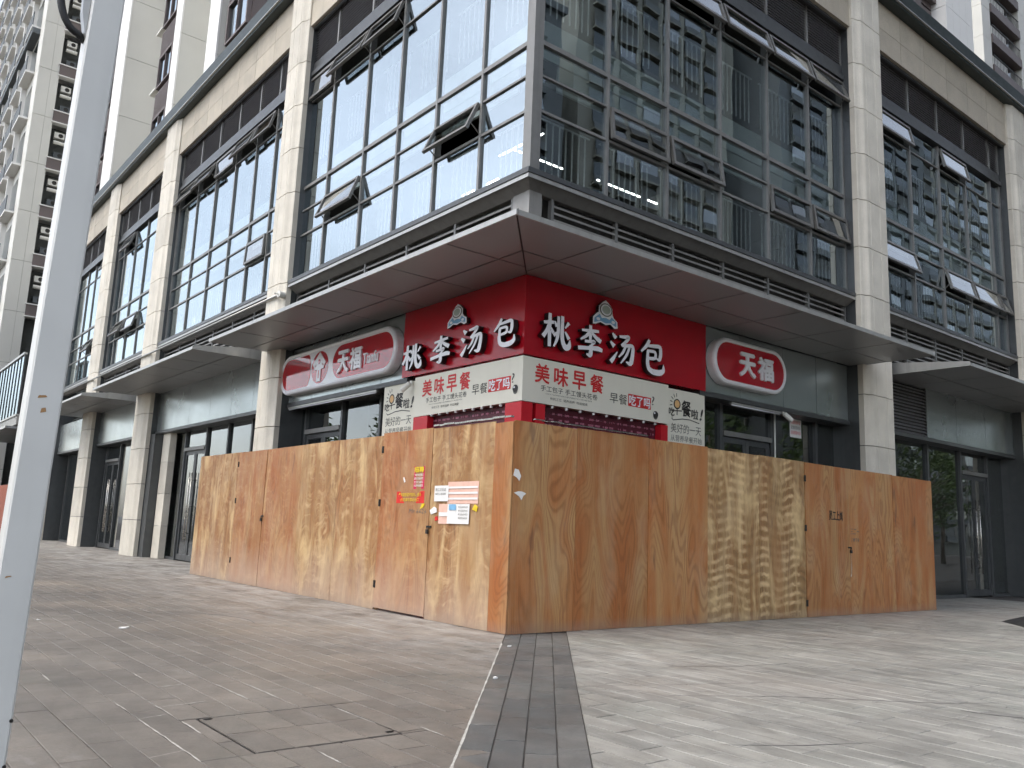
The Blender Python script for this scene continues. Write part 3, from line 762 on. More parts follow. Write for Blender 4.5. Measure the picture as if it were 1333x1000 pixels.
# inner stone pier and dark return beside the second column
for k in range(4): piece('stone_block', 'L', 24.75, 25.40, 7.42, 7.60, k*.9+.004, min(3.52, k*.9+.896), 'column', BL)
MB().box(7.2, 7.64, 25.45, 25.84, 0, 3.52).build('pier_return', 'frame_dark', BL)
# ---- interiors
MB().box(7.75, 22, 9.35, 40, 6.0, 6.2).box(9.2, 34, 9.35, 9.36, 6.0, 6.2).build('floor_slab', 'inner_wall', BL)
MB().box(7.5, 34, 9.36, 14, 6.0, 6.198).build('floor_slab', 'inner_wall', BL)
for F, a, b in (('L', 9.6, 16.8), ('L', 17.5, 25.9), ('L', 27, 32.8), ('L', 33.7, 39), ('R', 8.0, 16.0), ('R', 17.1, 24.8)):
    w = WG[F]
    MB().fbox(F, a-.4, b+.3, w+.32, w+.36, 8.42, 9.06).build('spandrel', 'spandrel', BL)
    MB().fbox(F, a, b-.2, w+.26, w+.30, 7.93, 8.34).build('pelmet', 'spandrel', BL)
    MB().fbox(F, a-.3, b, w+.37, w+5, 8.0, 8.5).build('floor_slab', 'inner_wall', BL)
    MB().fbox(F, a-.3, b, w+.2, w+5, 11.1, 11.3).build('ceiling', 'inner_wall', BL)
    MB().fbox(F, a-.3, b, w+5.0, w+5.1, 0, 11.1).build('rear_wall', 'inner_dark', BL)
for x, y in ((8.6, 11.0), (10.6, 10.9), (12.0, 10.9)): MB().box(x, x+1.2, y, y+.03, 7.80, 7.818).build('ceiling_tube', 'tube', BL)
for x, y in ((8.6, 10.2), (9.2, 12.2), (9.2, 14.6)): MB().box(x, x+.03, y, y+1.2, 7.80, 7.818).build('ceiling_tube', 'tube', BL)
for u in (20.5, 23.0, 29, 35): MB().box(9.3, 9.36, u, u+1.3, 7.80, 7.84).build('ceiling_tube', 'tube', BL)
MB().box(7.8, 30, 13.5, 13.6, 0, 6).box(12.5, 12.6, 13.6, 40, 0, 6).build('rear_wall', 'inner_dark', BL)
MB().box(7.75, 34, 9.36, 13.5, 5.0, 5.05).build('shop_ceiling', 'inner_dark', BL)
MB().box(7.75, 12.5, 13.6, 40, 5.0, 5.05).build('shop_ceiling', 'inner_dark', BL)
MB().box(7.9, 34, 9.45, 13.5, -.008, .004).box(7.9, 12.5, 13.5, 40, -.008, .004).build('shop_floor', 'inner_dark', BL)
# podium mass behind (keeps daylight out of the rooms)
MB().box(12.9, 34, 14.2, 42, 0, 13.1).build('core_wall', 'inner_dark', BL)
MB().box(7.4, 34, 9.0, 42, 12.7, 13.15).build('roof', 'inner_wall', BL)
MB().box(33.9, 34.0, 9, 42, 0, 13.1).box(7.6, 12.9, 41.9, 42, 0, 13.1).build('end_wall', 'inner_wall', BL)
MB().box(7.32, 12.9, 39.4, 41.9, 6.2, 12.6).build('end_wall', 'tower_beige', BL)

# ================================================================== PLYWOOD HOARDING
HO = empty('plywood_hoarding', (HX, HY, 0))
tag(HO, 'plywood hoarding of upright sheets wrapped round the shop corner', 'hoarding')
TH = .018
def ply(F, a, b, zt, mat, z0=.004, dw=0., lean=0.):
    w = (HX if F == 'L' else HY)+dw
    lo = [P(F, a+.0025, w, z0), P(F, b-.0025, w, z0), P(F, b-.0025, w+TH, z0), P(F, a+.0025, w+TH, z0)]
    zz = (zt+random.uniform(-.006, .006), zt+random.uniform(-.006, .006))
    hi = [P(F, a+.0025, w+lean, zz[0]), P(F, b-.0025, w+lean, zz[1]), P(F, b-.0025, w+lean+TH, zz[1]), P(F, a+.0025, w+lean+TH, zz[0])]
    return MB().prism(lo, hi).build('panel', mat, HO)
y_ = lambda d: HY+d
x_ = lambda d: HX+d
for a, b, zt, mt, z0, dw in ((0., .35, 2.435, 'ply_plain', .008, 0), (.35, 1.69, 2.455, 'ply_gold', .004, .002), (1.69, 2.98, 2.475, 'ply_left', .03, -.003),
                         (2.98, 4.32, 2.45, 'ply_gold', .004, .001), (4.32, 5.66, 2.452, 'ply_gold', .004, -.001), (5.66, 7.12, 2.45, 'ply_left', .004, .002),
                         (7.12, 8.46, 2.445, 'ply_left', .004, -.002), (8.46, 10.66, 2.46, 'ply_gold', .004, .001)):
    ply('L', y_(a), y_(b), zt, mt, z0, dw, random.uniform(-.004, .004))
for a, b, zt, mt, dw in ((.019, 1.03, 2.452, 'ply_plain', 0), (1.03, 2.355, 2.462, 'ply_plain', .002), (2.355, 3.60, 2.458, 'ply_plain', -.002), (3.60, 4.84, 2.45, 'ply_ripple', .001),
                         (4.84, 6.07, 2.447, 'ply_ripple', .001), (6.08, 7.40, 2.435, 'ply_plain', -.002), (7.40, 8.92, 2.435, 'ply_plain', -.001), (8.92, 10.44, 2.425, 'ply_plain', .001)):
    ply('R', x_(a), x_(b), zt, mt, .004, dw, random.uniform(-.004, .004))
bt = MB()
for u in [y_(v) for v in (.3, 1.69, 2.98, 4.32, 5.66, 7.12, 8.46, 10.6)]: bt.box(HX+.03, HX+.075, u-.02, u+.025, 0, 2.40)
for z in (.3, 1.25, 2.2): bt.box(HX+.078, HX+.12, y_(.1), y_(10.6), z, z+.05)
bt.build('rear_frame', 'timber', HO)
bt = MB()
for u in [x_(v) for v in (1.03, 2.355, 3.6, 4.84, 6.08, 7.4, 8.92, 10.4)]: bt.box(u-.02, u+.025, HY+.03, HY+.075, 0, 2.40)
for z in (.3, 1.25, 2.2): bt.box(x_(.1), x_(10.4), HY+.078, HY+.12, z, z+.05)
bt.build('rear_frame', 'timber', HO)
def hinge(F, u, z):
    w = HX if F == 'L' else HY
    mb = MB(); mb.fbox(F, u-.028, u+.028, w-.009, w-.004, z-.05, z+.05); mb.tube([P(F, u, w-.012, z-.05), P(F, u, w-.012, z+.05)], .008, 6); mb.build('hinge', 'iron', HO)
for u, z in ((10.645, 2.24), (10.645, 1.48), (10.645, .35), (16.13, 2.22), (16.12, 1.52), (16.12, .4)): hinge('L', u, z)
for u, z in ((12.255, 2.18), (12.255, 1.39), (12.255, .22)): hinge('R', u, z)
def padlock(F, u, z):
    w = HX if F == 'L' else HY
    mb = MB(); mb.fbox(F, u-.07, u+.05, w-.008, w-.004, z+.03, z+.055); mb.fbox(F, u-.025, u+.025, w-.032, w-.011, z-.05, z+.005)
    mb.tube([P(F, u-.017, w-.021, z), P(F, u-.017, w-.021, z+.03), P(F, u-.01, w-.021, z+.045), P(F, u+.01, w-.021, z+.045), P(F, u+.017, w-.021, z+.03), P(F, u+.017, w-.021, z)], .004, 6)
    mb.build('padlock', 'iron', HO)
padlock('L', 14.79, 1.20); padlock('L', y_(1.69), 1.13); padlock('R', x_(7.40), 1.06)
MB().tube([P('R', x_(7.40), HY-.012, 1.0), P('R', x_(7.41), HY-.014, .8), P('R', x_(7.395), HY-.012, .62)], .004, 5).build('hanging_wire', 'steel', HO)
# foil-faced strips lying along the top edge
for F, a, b, lb in (('L', 7.70, 9.33, 'crumpled silver foil strip on the hoarding top by the shop counter'), ('R', 6.5, 8.5, 'thin silver strip along the hoarding top, right of the corner')):
    mb = MB(); w = HX if F == 'L' else HY; n = 14; t = .02 if F == 'L' else .008
    lo = []; hi = []
    for k in range(n):
        u0, u1 = a+(b-a)*k/n, a+(b-a)*(k+1)/n-.002; j = random.uniform(0, .012)
        mb.fbox(F, u0, u1, w-.012-j, w+.03, 2.482+j*.6, 2.482+t+j)
    tag(mb.build('foil_strip', 'steel'), lb, 'metal strip')

# ------------------------------------------------------------------ text and flat print
def place(F, u, w, z, x, y, o=0.):
    return (w-o, u-x, z+y) if F == 'L' else (u+x, w-o, z+y)
def text(name, body, F, ua, ub, z0, z1, w, mat, parent, depth=.0, bold=0., res=3, skew=0., rise=0., side=None):
    """ua: left edge as read, ub: right edge, fitted to the box"""
    c = bpy.data.curves.new(name, 'FONT'); c.body = body; c.size = 1; c.resolution_u = res; c.extrude = .5 if depth else 0
    o = bpy.data.objects.new(name, c); 
    me = bpy.data.meshes.new_from_object(o); bpy.data.objects.remove(o); bpy.data.curves.remove(c)
    xs = [v.co.x for v in me.vertices]; ys = [v.co.y for v in me.vertices]
    ax, bx_, ay, by = min(xs), max(xs), min(ys), max(ys); Wd = abs(ub-ua)
    for v in me.vertices:
        tx = (v.co.x-ax)/(bx_-ax)*Wd; ty = (v.co.y-ay)/(by-ay)*(z1-z0); tx += skew*ty; ty += rise*tx
        v.co = place(F, ua, w, z0, tx, ty, (v.co.z+.5)*depth if depth else 0)
    if bold:      # thicken the strokes with shifted copies stacked a hair apart
        b0 = bold*Wd/(bx_-ax)*1.2; vs = [v.co.copy() for v in me.vertices]; fs = [tuple(p.vertices) for p in me.polygons]; V2, F2 = [], []
        for q, (dx, dy) in enumerate(((-1, 0), (1, 0), (0, 1), (0, -1))):
            base = len(V2); V2 += [tuple(v+Vector(place(F, 0, 0, 0, dx*b0, dy*b0, .0006*q))) for v in vs]; F2 += [tuple(base+i for i in f) for f in fs]
        me = bpy.data.meshes.new(name); me.from_pydata(V2, [], F2)
    me.materials.clear(); me.materials.append(MT[mat])
    if side:
        me.materials.append(MT[side]); nf = Vector((-1, 0, 0)) if F == 'L' else Vector((0, -1, 0))
        for p in me.polygons: p.material_index = 0 if p.normal.dot(nf) > .9 else 1
    return link(name, me, parent)
def poly_plate(F, u, w, z, pts, d0, d1, mats, name, parent, mi_side=1):
    mb = MB(); mb.prism([place(F, u, w, z, x, y, d0) for x, y in pts], [place(F, u, w, z, x, y, d1) for x, y in pts], 0, mi_side if len(mats) > 1 else 0)
    return mb.build(name, mats, parent)
def ell(cx, cy, rx, ry, n=28, a0=0, a1=360): return [(cx+rx*math.cos(R(a0+(a1-a0)*k/n)), cy+ry*math.sin(R(a0+(a1-a0)*k/n))) for k in range(n if abs(a1-a0) >= 360 else n+1)]

# brush-written characters as stroke polylines on a 100 x 100 grid: (x, y, width)
BR = {
 'tao': [[(3, 69, 7), (22, 72, 9), (42, 75, 7)], [(25, 99, 9), (24, 60, 11), (25, 2, 9)], [(23, 68, 9), (14, 45, 9), (1, 27, 11)], [(28, 57, 6), (38, 43, 9)],
         [(56, 95, 8), (56, 50, 10), (52, 25, 9), (40, 4, 4)], [(42, 78, 5), (50, 64, 9)], [(38, 36, 9), (56, 50, 4)],
         [(70, 98, 9), (69, 40, 11), (74, 18, 12), (84, 6, 14), (97, 12, 14), (99, 32, 3)], [(94, 82, 9), (80, 64, 4)], [(80, 54, 5), (95, 34, 10)]],
 'li': [[(17, 80, 6), (50, 83, 9), (84, 87, 7)], [(50, 101, 9), (50, 75, 11), (50, 52, 8)], [(47, 80, 9), (35, 64, 9), (12, 50, 5)], [(53, 80, 6), (70, 66, 10), (92, 55, 12)],
        [(28, 47, 7), (50, 49, 8), (70, 53, 9), (52, 36, 6)], [(51, 38, 9), (53, 20, 12), (50, 4, 13), (34, 8, 3)], [(2, 22, 10), (45, 28, 9), (80, 32, 13), (98, 28, 9)]],
 'tang': [[(10, 96, 5), (24, 82, 13)], [(2, 68, 6), (18, 55, 13)], [(4, 4, 12), (16, 18, 10), (30, 40, 3)],
          [(38, 90, 6), (60, 92, 9), (80, 96, 10), (66, 78, 9), (46, 62, 7)], [(48, 62, 6), (72, 66, 9), (96, 70, 10), (93, 36, 12), (86, 8, 14), (66, 14, 3)],
          [(64, 64, 7), (54, 42, 8), (36, 24, 4)], [(80, 62, 7), (68, 34, 8), (44, 6, 4)]],
 'bao': [[(40, 101, 9), (28, 80, 10), (6, 60, 5)], [(34, 82, 7), (60, 85, 9), (86, 88, 10), (87, 62, 11), (82, 44, 10), (68, 48, 3)],
         [(30, 66, 7), (66, 69, 8), (65, 46, 9), (34, 44, 7)], [(33, 66, 9), (31, 30, 11), (36, 12, 12), (54, 4, 14), (84, 5, 15), (99, 14, 12), (98, 34, 3)]],
}
def brush(name, key, F, ua, ub, z0, z1, w, d, parent):
    mb = MB(); sx = abs(ub-ua)/100; sy = (z1-z0)/100
    for si, st in enumerate(BR[key]):
        # densify with a smooth curve
        pts = []
        n = len(st)
        for k in range(n-1):
            p0, p1, p2, p3 = st[max(0, k-1)], st[k], st[k+1], st[min(n-1, k+2)]
            for t in (0, .25, .5, .75):
                q = [.5*((2*p1[i])+(-p0[i]+p2[i])*t*.8+(2*p0[i]-5*p1[i]+4*p2[i]-p3[i])*t*t*.8+(-p0[i]+3*p1[i]-3*p2[i]+p3[i])*t**3*.8) if 0 else p1[i]+(p2[i]-p1[i])*t for i in range(3)]
                pts.append(q)
        pts.append(list(st[-1]))
        for _ in range(2):
            pts = [pts[0]]+[[(pts[k-1][i]+2*pts[k][i]+pts[k+1][i])/4 for i in range(3)] for k in range(1, len(pts)-1)]+[pts[-1]]
        Lf, Rt = [], []
        for k, p in enumerate(pts):
            a, b = pts[max(0, k-1)], pts[min(len(pts)-1, k+1)]; dx, dy = b[0]-a[0], b[1]-a[1]; l = math.hypot(dx, dy) or 1
            ww = max(p[2], 3)*.62; ex = 0
            Lf.append((p[0]-dy/l*ww, p[1]+dx/l*ww)); Rt.append((p[0]+dy/l*ww, p[1]-dx/l*ww))
        dd = d+si*.0012
        T = lambda q, o: place(F, ua, w, z0, q[0]*sx, q[1]*sy, o)
        for k in range(len(pts)-1):
            mb.face([T(Lf[k], dd), T(Rt[k], dd), T(Rt[k+1], dd), T(Lf[k+1], dd)], 0)
            mb.face([T(Lf[k], 0), T(Lf[k], dd), T(Lf[k+1], dd), T(Lf[k+1], 0)], 1)
            mb.face([T(Rt[k], 0), T(Rt[k+1], 0), T(Rt[k+1], dd), T(Rt[k], dd)], 1)
        for k, rev in ((0, 0), (-1, 1)):
            mb.face([T(Lf[k], 0), T(Rt[k], 0), T(Rt[k], dd), T(Lf[k], dd)], 1)
    return mb.build(name, ['letter', 'black'], parent, recalc=False)

# ------------------------------------------------------------------ red corner signboard with channel letters
SB = empty('red_signboard', (7.28, 8.88, 3.6)); tag(SB, 'red signboard wrapping the shop corner with white brush-style letters', 'sign')
MB().prism([(7.28, 8.88, 3.60), (7.28, 12.09, 3.62), (7.59, 12.09, 3.62), (7.59, 9.19, 3.6), (11.28, 9.19, 3.6), (11.28, 8.88, 3.6)][::-1],
           [(7.28, 8.88, 4.744), (7.28, 12.09, 4.744), (7.59, 12.09, 4.744), (7.59, 9.19, 4.744), (11.28, 9.19, 4.744), (11.28, 8.88, 4.744)][::-1]).build('board', 'red_board', SB)
for key, ua, ub, za, zb in (('tao', 11.92, 11.34, 3.69, 4.10), ('li', 11.08, 10.52, 3.69, 4.11), ('tang', 10.26, 9.72, 3.71, 4.12), ('bao', 9.47, 8.96, 3.73, 4.12)):
    brush('letter', key, 'L', ua, ub, za, zb+.02, 7.265, .09, SB)
for key, ua, ub, za, zb in (('tao', 7.53, 8.05, 3.74, 4.24), ('li', 8.2, 8.72, 3.72, 4.20), ('tang', 8.87, 9.4, 3.70, 4.19), ('bao', 9.53, 10.09, 3.68, 4.20)):
    brush('letter', key, 'R', ua, ub, za, zb, 8.865, .09, SB)
def logo(F, ua, ub, z0, z1, w):
    W_ = abs(ub-ua); H = z1-z0; sc = lambda pts: [(x*W_, y*H) for x, y in pts]
    out = [(0, 0), (.12, .02), (.3, .12), (.5, .06), (.7, .12), (.86, .0), (1, .04), (.98, .28), (.84, .38), (.78, .5), (.77, .72), (.62, .9), (.5, 1.0), (.38, .9), (.23, .72), (.22, .5), (.12, .4), (.0, .26)]
    lg = poly_plate(F, ua, w, z0, sc(out), 0, .07, ['letter', 'black'], 'logo', SB)
    cl = [(.05, .06), (.3, .17), (.5, .12), (.7, .17), (.93, .08), (.92, .25), (.74, .40), (.66, .28), (.5, .32), (.34, .28), (.26, .42), (.06, .24)]
    poly_plate(F, ua, w, z0, sc(cl), .071, .075, ['blue'], 'logo_cloud', lg)
    poly_plate(F, ua, w, z0, sc(ell(.5, .62, .25, .25)), .0765, .079, ['ink_grey'], 'logo_ring', lg)
    poly_plate(F, ua, w, z0, sc(ell(.5, .62, .21, .21)), .080, .082, ['letter'], 'logo_ring', lg)
    poly_plate(F, ua, w, z0, sc(ell(.5, .62, .16, .16)), .083, .085, ['peach'], 'logo_disc', lg)
    for sx in (.2, .8):
        poly_plate(F, ua, w, z0, sc(ell(sx, .22, .07, .06, 12)), .076, .078, ['letter'], 'logo_curl', lg)
logo('L', 10.68, 10.17, 4.23, 4.585, 7.272); logo('R', 8.53, 9.06, 4.25, 4.66, 8.872)

# ------------------------------------------------------------------ cream printed board under it
CB = empty('breakfast_counter_board', (7.285, 8.885, 2.94)); tag(CB, 'cream printed board with red and black lettering below the red signboard', 'sign')
MB().prism([(7.285, 8.885, 2.94), (7.285, 11.66, 2.92), (7.55, 11.66, 2.92), (7.55, 9.15, 2.94), (10.335, 9.15, 2.94), (10.335, 8.885, 2.94)][::-1],
           [(7.285, 8.885, 3.575), (7.285, 11.66, 3.575), (7.55, 11.66, 3.575), (7.55, 9.15, 3.575), (10.335, 9.15, 3.575), (10.335, 8.885, 3.575)][::-1]).build('board', 'cream', CB)
def print_board(F, u, w, k):
    U = lambda d: u-d if F == 'L' else u+d      # d: metres from the board's left end as read
    for i, ch in enumerate('美味早餐'): text('print', ch, F, U(k[0]+i*k[1]), U(k[0]+i*k[1]+.265), 3.235, 3.50, w-.003, 'ink_red', CB, bold=.018)
    text('print', '手工包子 手工馒头花卷', F, U(k[2]), U(k[2]+1.12), 3.12, 3.205, w-.003, 'ink', CB)
    text('print', 'SHOUGONG BAOZI MANTOU HUAJUAN', F, U(k[2]+.1), U(k[2]+1.0), 3.075, 3.098, w-.003, 'ink_grey', CB, res=1)
    for q, tx in enumerate(('传统工艺', '营养品质', '吃出健康')): text('print', tx, F, U(k[2]+.18+q*.26), U(k[2]+.40+q*.26), 3.01, 3.05, w-.003, 'ink_grey', CB, res=1)
    d0 = k[3]
    text('print', '早餐', F, U(d0), U(d0+.38), 3.125, 3.285, w-.003, 'ink', CB, rise=k[4])
    z = 3.125+.4*k[4]
    mb = MB(); q = [(0, 0), (.52, .52*k[4]), (.52, .19+.52*k[4]), (0, .19)]
    mb.face([place(F, U(d0+.40), w-.003, z, x, y) for x, y in q]); mb.build('print', 'ink_red', CB, recalc=False)
    text('print', '吃了吗', F, U(d0+.42), U(d0+.90), z+.015, z+.175, w-.006, 'letter', CB, bold=.02, rise=k[4])
    text('print', '?', F, U(d0+.945), U(d0+1.0), z+.08+.5*k[4], z+.22+.5*k[4], w-.003, 'ink', CB)
    cu = d0+1.03
    for pts, mt, o in ((ell(0, -.03, .05, .05, 20), 'ink_grey', .004), (ell(0, .0, .06, .055, 20), 'ink', .006), (ell(-.025, .02, .018, .014, 10), 'letter', .008)):
        mb = MB(); mb.face([place(F, U(cu), w-o, 3.06+(.06 if F == 'L' else 0), x, y) for x, y in pts]); mb.build('print', mt, CB, recalc=False)
print_board('R', 7.30, 8.885, (.21, .36, .32, 1.70, -.005)); print_board('L', 11.64, 7.285, (.22, .345, .33, 1.58, .0))

# counter openings below: red jambs and maroon menu shutters
def counter(F, u0, u1, ja, jb, w, lbj, lbs):
    """u0..u1 whole width (u0 nearer the corner); opening ja..jb"""
    j = empty('counter_jambs', P(F, u0, w, 0)); tag(j, lbj, 'counter')
    MB().fbox(F, u0, ja, w, w+.2, .0, 2.93).build('jamb', 'red', j); MB().fbox(F, jb, u1, w, w+.2, .0, 2.915).build('jamb', 'red', j)
    MB().fbox(F, ja+.002, jb-.002, w, w+.2, 0, 1.1).build('counter_front', 'red', j)
    s = empty('menu_shutter', P(F, ja, w+.1, 1.1)); tag(s, lbs, 'shutter')
    mb = MB(); n = 18
    for k in range(n):
        z = 1.12+k*1.82/n; mb.fbox(F, ja+.01, jb-.01, w+.11+(.004 if k % 2 else 0), w+.13, z, z+1.82/n-.004)
    mb.build('curtain', 'maroon', s)
    rows = 10; du = (jb-ja)/8
    pr = MB()
    for r in range(rows):
        z = 2.82-r*.085
        for c in range(8):
            for e in range(2):
                a = ja+du*(c+.1+.45*e); l = du*random.uniform(.25, .38)
                q = int(l/.02)
                for t in range(q):
                    if random.random() < .8: pr.fbox(F, a+t*.022, a+t*.022+.015, w+.102, w+.106, z+random.uniform(0, .008), z+.032)
    pr.build('print', 'ink_pink', s)
    # hooks along the top edge
    for k in range(9): u = ja+(jb-ja)*(k+.5)/9; MB().fbox(F, u-.012, u+.012, w-.01, w+.02, 2.895, 2.93).build('hook', 'paper', s)
counter('L', 8.886, 11.655, 9.25, 11.24, 7.287, 'red jambs of the left-hand serving counter under the cream board', 'maroon menu shutter in the left-hand serving counter')
counter('R', 7.55, 10.33, 7.72, 10.17, 8.887, 'red jambs of the right-hand serving counter under the cream board', 'maroon menu shutter in the right-hand serving counter')

# side boards with the sun drawing
def side_board(F, ua, ub, w, lb):
    o = empty('breakfast_board', P(F, min(ua, ub), w, 2.0)); tag(o, lb, 'sign')
    MB().fbox(F, min(ua, ub), max(ua, ub), w, w+.04, .02, 3.54).build('board', 'cream', o)
    s_ = abs(ub-ua); U = lambda d: ua-d*s_ if F == 'L' else ua+d*s_; f = w-.003
    text('print', '吃', F, U(.05), U(.19), 3.10, 3.23, f, 'ink', o, bold=.012); text('print', '餐', F, U(.38), U(.62), 3.12, 3.38, f, 'ink', o, bold=.02, rise=-.02 if F == 'R' else 0)
    text('print', '啦', F, U(.64), U(.82), 3.10, 3.26, f, 'ink', o, bold=.015); text('print', '!', F, U(.86), U(.90), 3.10, 3.28, f, 'ink', o, bold=.02, skew=.3)
    mb = MB()
    def st(pts, wd):
        for k in range(len(pts)-1):
            a, b = Vector(pts[k]), Vector(pts[k+1]); n = Vector((-(b-a).y, (b-a).x)).normalized()*wd/2
            mb.face([place(F, ua, f-.0008*(k % 2), 0, *(a+n)), place(F, ua, f-.0008*(k % 2), 0, *(a-n)), place(F, ua, f-.0008*(k % 2), 0, *(b-n)), place(F, ua, f-.0008*(k % 2), 0, *(b+n))])
    cx, cz = .26*s_, 3.30
    for k in range(5):
        a = R(95+k*24); st([(cx+.12*math.cos(a), cz+.12*math.sin(a)), (cx+.18*math.cos(a), cz+.18*math.sin(a))], .014)
    st(ell(cx, cz, .075, .075, 20)+[(cx+.075, cz)], .022); st([(cx-.12, cz-.12), (cx+.12, cz-.10)], .018); st([(cx, cz-.07), (cx, cz-.18)], .02)
    st([(.12*s_, 3.06), (.16*s_, 3.03), (.4*s_, 3.07), (.6*s_, 3.075), (.85*s_, 3.04)], .014); mb.build('print', 'ink', o, recalc=False)
    mb = MB(); mb.face([place(F, ua, f-.002, 0, *q) for q in ell(cx, cz, .062, .062, 20)]); mb.build('print', 'ink_orange', o, recalc=False)
    text('print', '美好的一天', F, U(.10), U(.90), 2.83, 2.985, f, 'ink_grey', o, bold=-.0)
    text('print', '从营养早餐开始', F, U(.10), U(.92), 2.69, 2.795, f, 'ink_grey', o)
    text('print', '手工 营养 健康', F, U(.28), U(.80), 2.58, 2.63, f, 'ink_grey', o, res=1)
side_board('L', 12.70, 11.67, 7.32, 'cream board with a sun drawing, left of the serving counters')
side_board('R', 10.342, 11.30, 8.92, 'cream board with a sun drawing, right of the serving counters')

# ------------------------------------------------------------------ lozenge light-box signs
def lozenge(cx, cy, W_, H, n=14):
    r = H/2; a = W_/2-r
    return ([(cx+a+r*math.cos(R(-90+180*k/n)), cy+r*math.sin(R(-90+180*k/n))) for k in range(n+1)] + [(cx-a+r*math.cos(R(90+180*k/n)), cy+r*math.sin(R(90+180*k/n))) for k in range(n+1)])
def box_sign(F, ua, ub, z0, z1, w, lb):
    o = empty('lozenge_sign', P(F, min(ua, ub), w, z0)); tag(o, lb, 'sign'); W_, H = abs(ub-ua), z1-z0; cx, cy = W_/2, H/2
    mb = MB(); prof = [(0, 0.), (0, .13), (.012, .165), (.04, .185), (.07, .18), (.085, .158)]
    loops = [[place(F, ua, w, z0, x, y, d) for x, y in lozenge(cx, cy, W_-2*i, H-2*i)] for i, d in prof]
    n = len(loops[0]); base = []
    for lp in loops: base.append(len(mb.v)); mb.v += lp
    for q in range(len(loops)-1):
        for k in range(n): mb.f.append((base[q]+k, base[q]+(k+1) % n, base[q+1]+(k+1) % n, base[q+1]+k)); mb.mi.append(0)
    mb.f.append(tuple(range(base[0], base[0]+n))); mb.mi.append(0)
    mb.build('rim', 'white_face', o)
    return o, W_, H
o, W_, H = box_sign('L', 16.80, 12.12, 3.73, 4.57, 7.32, 'long red and white lozenge sign with an arrow disc, left of the red signboard')
# face: white ground with red lobes
f_ = lambda pts, d, mat, nm='face': poly_plate('L', 16.80, 7.32, 3.73, pts, .155, d, [mat], nm, o)
f_(lozenge(W_/2, H/2, W_-.165, H-.165), .160, 'white_face')
i_ = .10; r = H/2-i_
lobe = [(H/2+r*math.cos(R(90+180*k/14)), H/2+r*math.sin(R(90+180*k/14))) for k in range(15)] + [(1.28+.14*math.cos(R(a)), H/2+r*math.sin(R(a))) for a in range(-90, 91, 15)]
f_(lobe, .164, 'red_face', 'red_lobe')
f_(ell(1.82, H/2, .36, r, 32), .164, 'red_face', 'arrow_disc')
lobe = [(2.72+.36*math.cos(R(90+180*k/14)), H/2+r*math.sin(R(90+180*k/14))) for k in range(15)] + [(W_-H/2+r*math.cos(R(-90+180*k/14)), H/2+r*math.sin(R(-90+180*k/14))) for k in range(15)]
f_(lobe, .164, 'red_face', 'red_lobe')
ar = [(1.82, .72), (1.55, .50), (1.60, .44), (1.70, .50), (1.70, .45), (1.62, .45), (1.62, .38), (1.74, .38), (1.74, .14), (1.90, .14), (1.90, .38), (2.02, .38), (2.02, .45), (1.94, .45), (1.94, .50), (2.04, .44), (2.09, .50)]
f_(ar, .18, 'white_face', 'arrow'); f_(ell(1.82, .53, .05, .05, 16), .183, 'red_face', 'arrow_hole'); f_([(1.80, .2), (1.84, .2), (1.84, .36), (1.80, .36)], .183, 'red_face', 'arrow_slot')
text('letter', '天', 'L', 14.18, 13.76, 3.93, 4.33, 7.156, 'white_face', o, depth=.03, bold=.028)
text('letter', '福', 'L', 13.70, 13.29, 3.93, 4.33, 7.156, 'white_face', o, depth=.03, bold=.022)
text('letter', 'Tianfu', 'L', 13.23, 12.70, 3.98, 4.18, 7.156, 'white_face', o, depth=.015, bold=.01)
o, W_, H = box_sign('R', 11.33, 13.47, 3.77, 4.59, 8.92, 'short red lozenge sign with two white characters, right of the red signboard')
poly_plate('R', 11.33, 8.92, 3.77, lozenge(W_/2, H/2, W_-.165, H-.165), .155, .162, ['red_face'], 'face', o)
text('letter', '天', 'R', 12.05, 12.48, 3.98, 4.38, 8.758, 'white_face', o, depth=.03, bold=.03)
text('letter', '福', 'R', 12.58, 13.02, 3.98, 4.38, 8.758, 'white_face', o, depth=.03, bold=.024)

# ------------------------------------------------------------------ small fittings on the shopfronts
def strip_lamp(F, a, b, w, z, lb):
    o = empty('strip_lamp', P(F, a, w, z)); tag(o, lb, 'lamp'); MB().fbox(F, a, b, w-.05, w-.005, z, z+.035).build('housing', 'trim', o)
    mb = MB(); mb.tube([P(F, a+.03, w-.03, z-.014), P(F, b-.03, w-.03, z-.014)], .012, 8); mb.build('tube', 'white_face', o, smooth=True)
strip_lamp('L', 12.98, 16.65, 7.36, 3.485, 'long white tube lamp under the fascia below the long lozenge sign'); strip_lamp('R', 12.03, 13.52, 8.96, 3.485, 'short white tube lamp under the fascia below the short lozenge sign')
def camera_unit(F, u, w, z, lb, spot=False):
    o = empty('security_camera', P(F, u, w, z)); tag(o, lb, 'camera')
    mb = MB(); mb.fbox(F, u-.03, u+.03, w-.02, w, z+.06, z+.12); mb.tube([P(F, u, w-.01, z+.08), P(F, u, w-.09, z+.03)], .012, 6); mb.build('bracket', 'ac', o)
    mb = MB(); mb.tube([P(F, u-.06, w-.07, z+.06), P(F, u+.06, w-.15, z-.06)], .045, 10); mb.build('body', 'ac', o, smooth=False)
camera_unit('L', 11.78, 7.29, 3.42, 'white camera on the edge of the left sun-drawing board'); camera_unit('R', 13.6, 8.93, 3.42, 'white camera at the end of the short tube lamp')
cd = MB(); cd.tube([(13.72, 9.19, 3.56), (13.72, 9.19, 1.2)], .018, 6); tag(cd.build('conduit', 'ac', smooth=True), 'white vertical conduit beside the right-hand shop door', 'pipe')
nt_ = empty('window_notice', (14.5, 9.2, 3.1)); tag(nt_, 'small white paper notice stuck inside the right-hand shop window', 'notice')
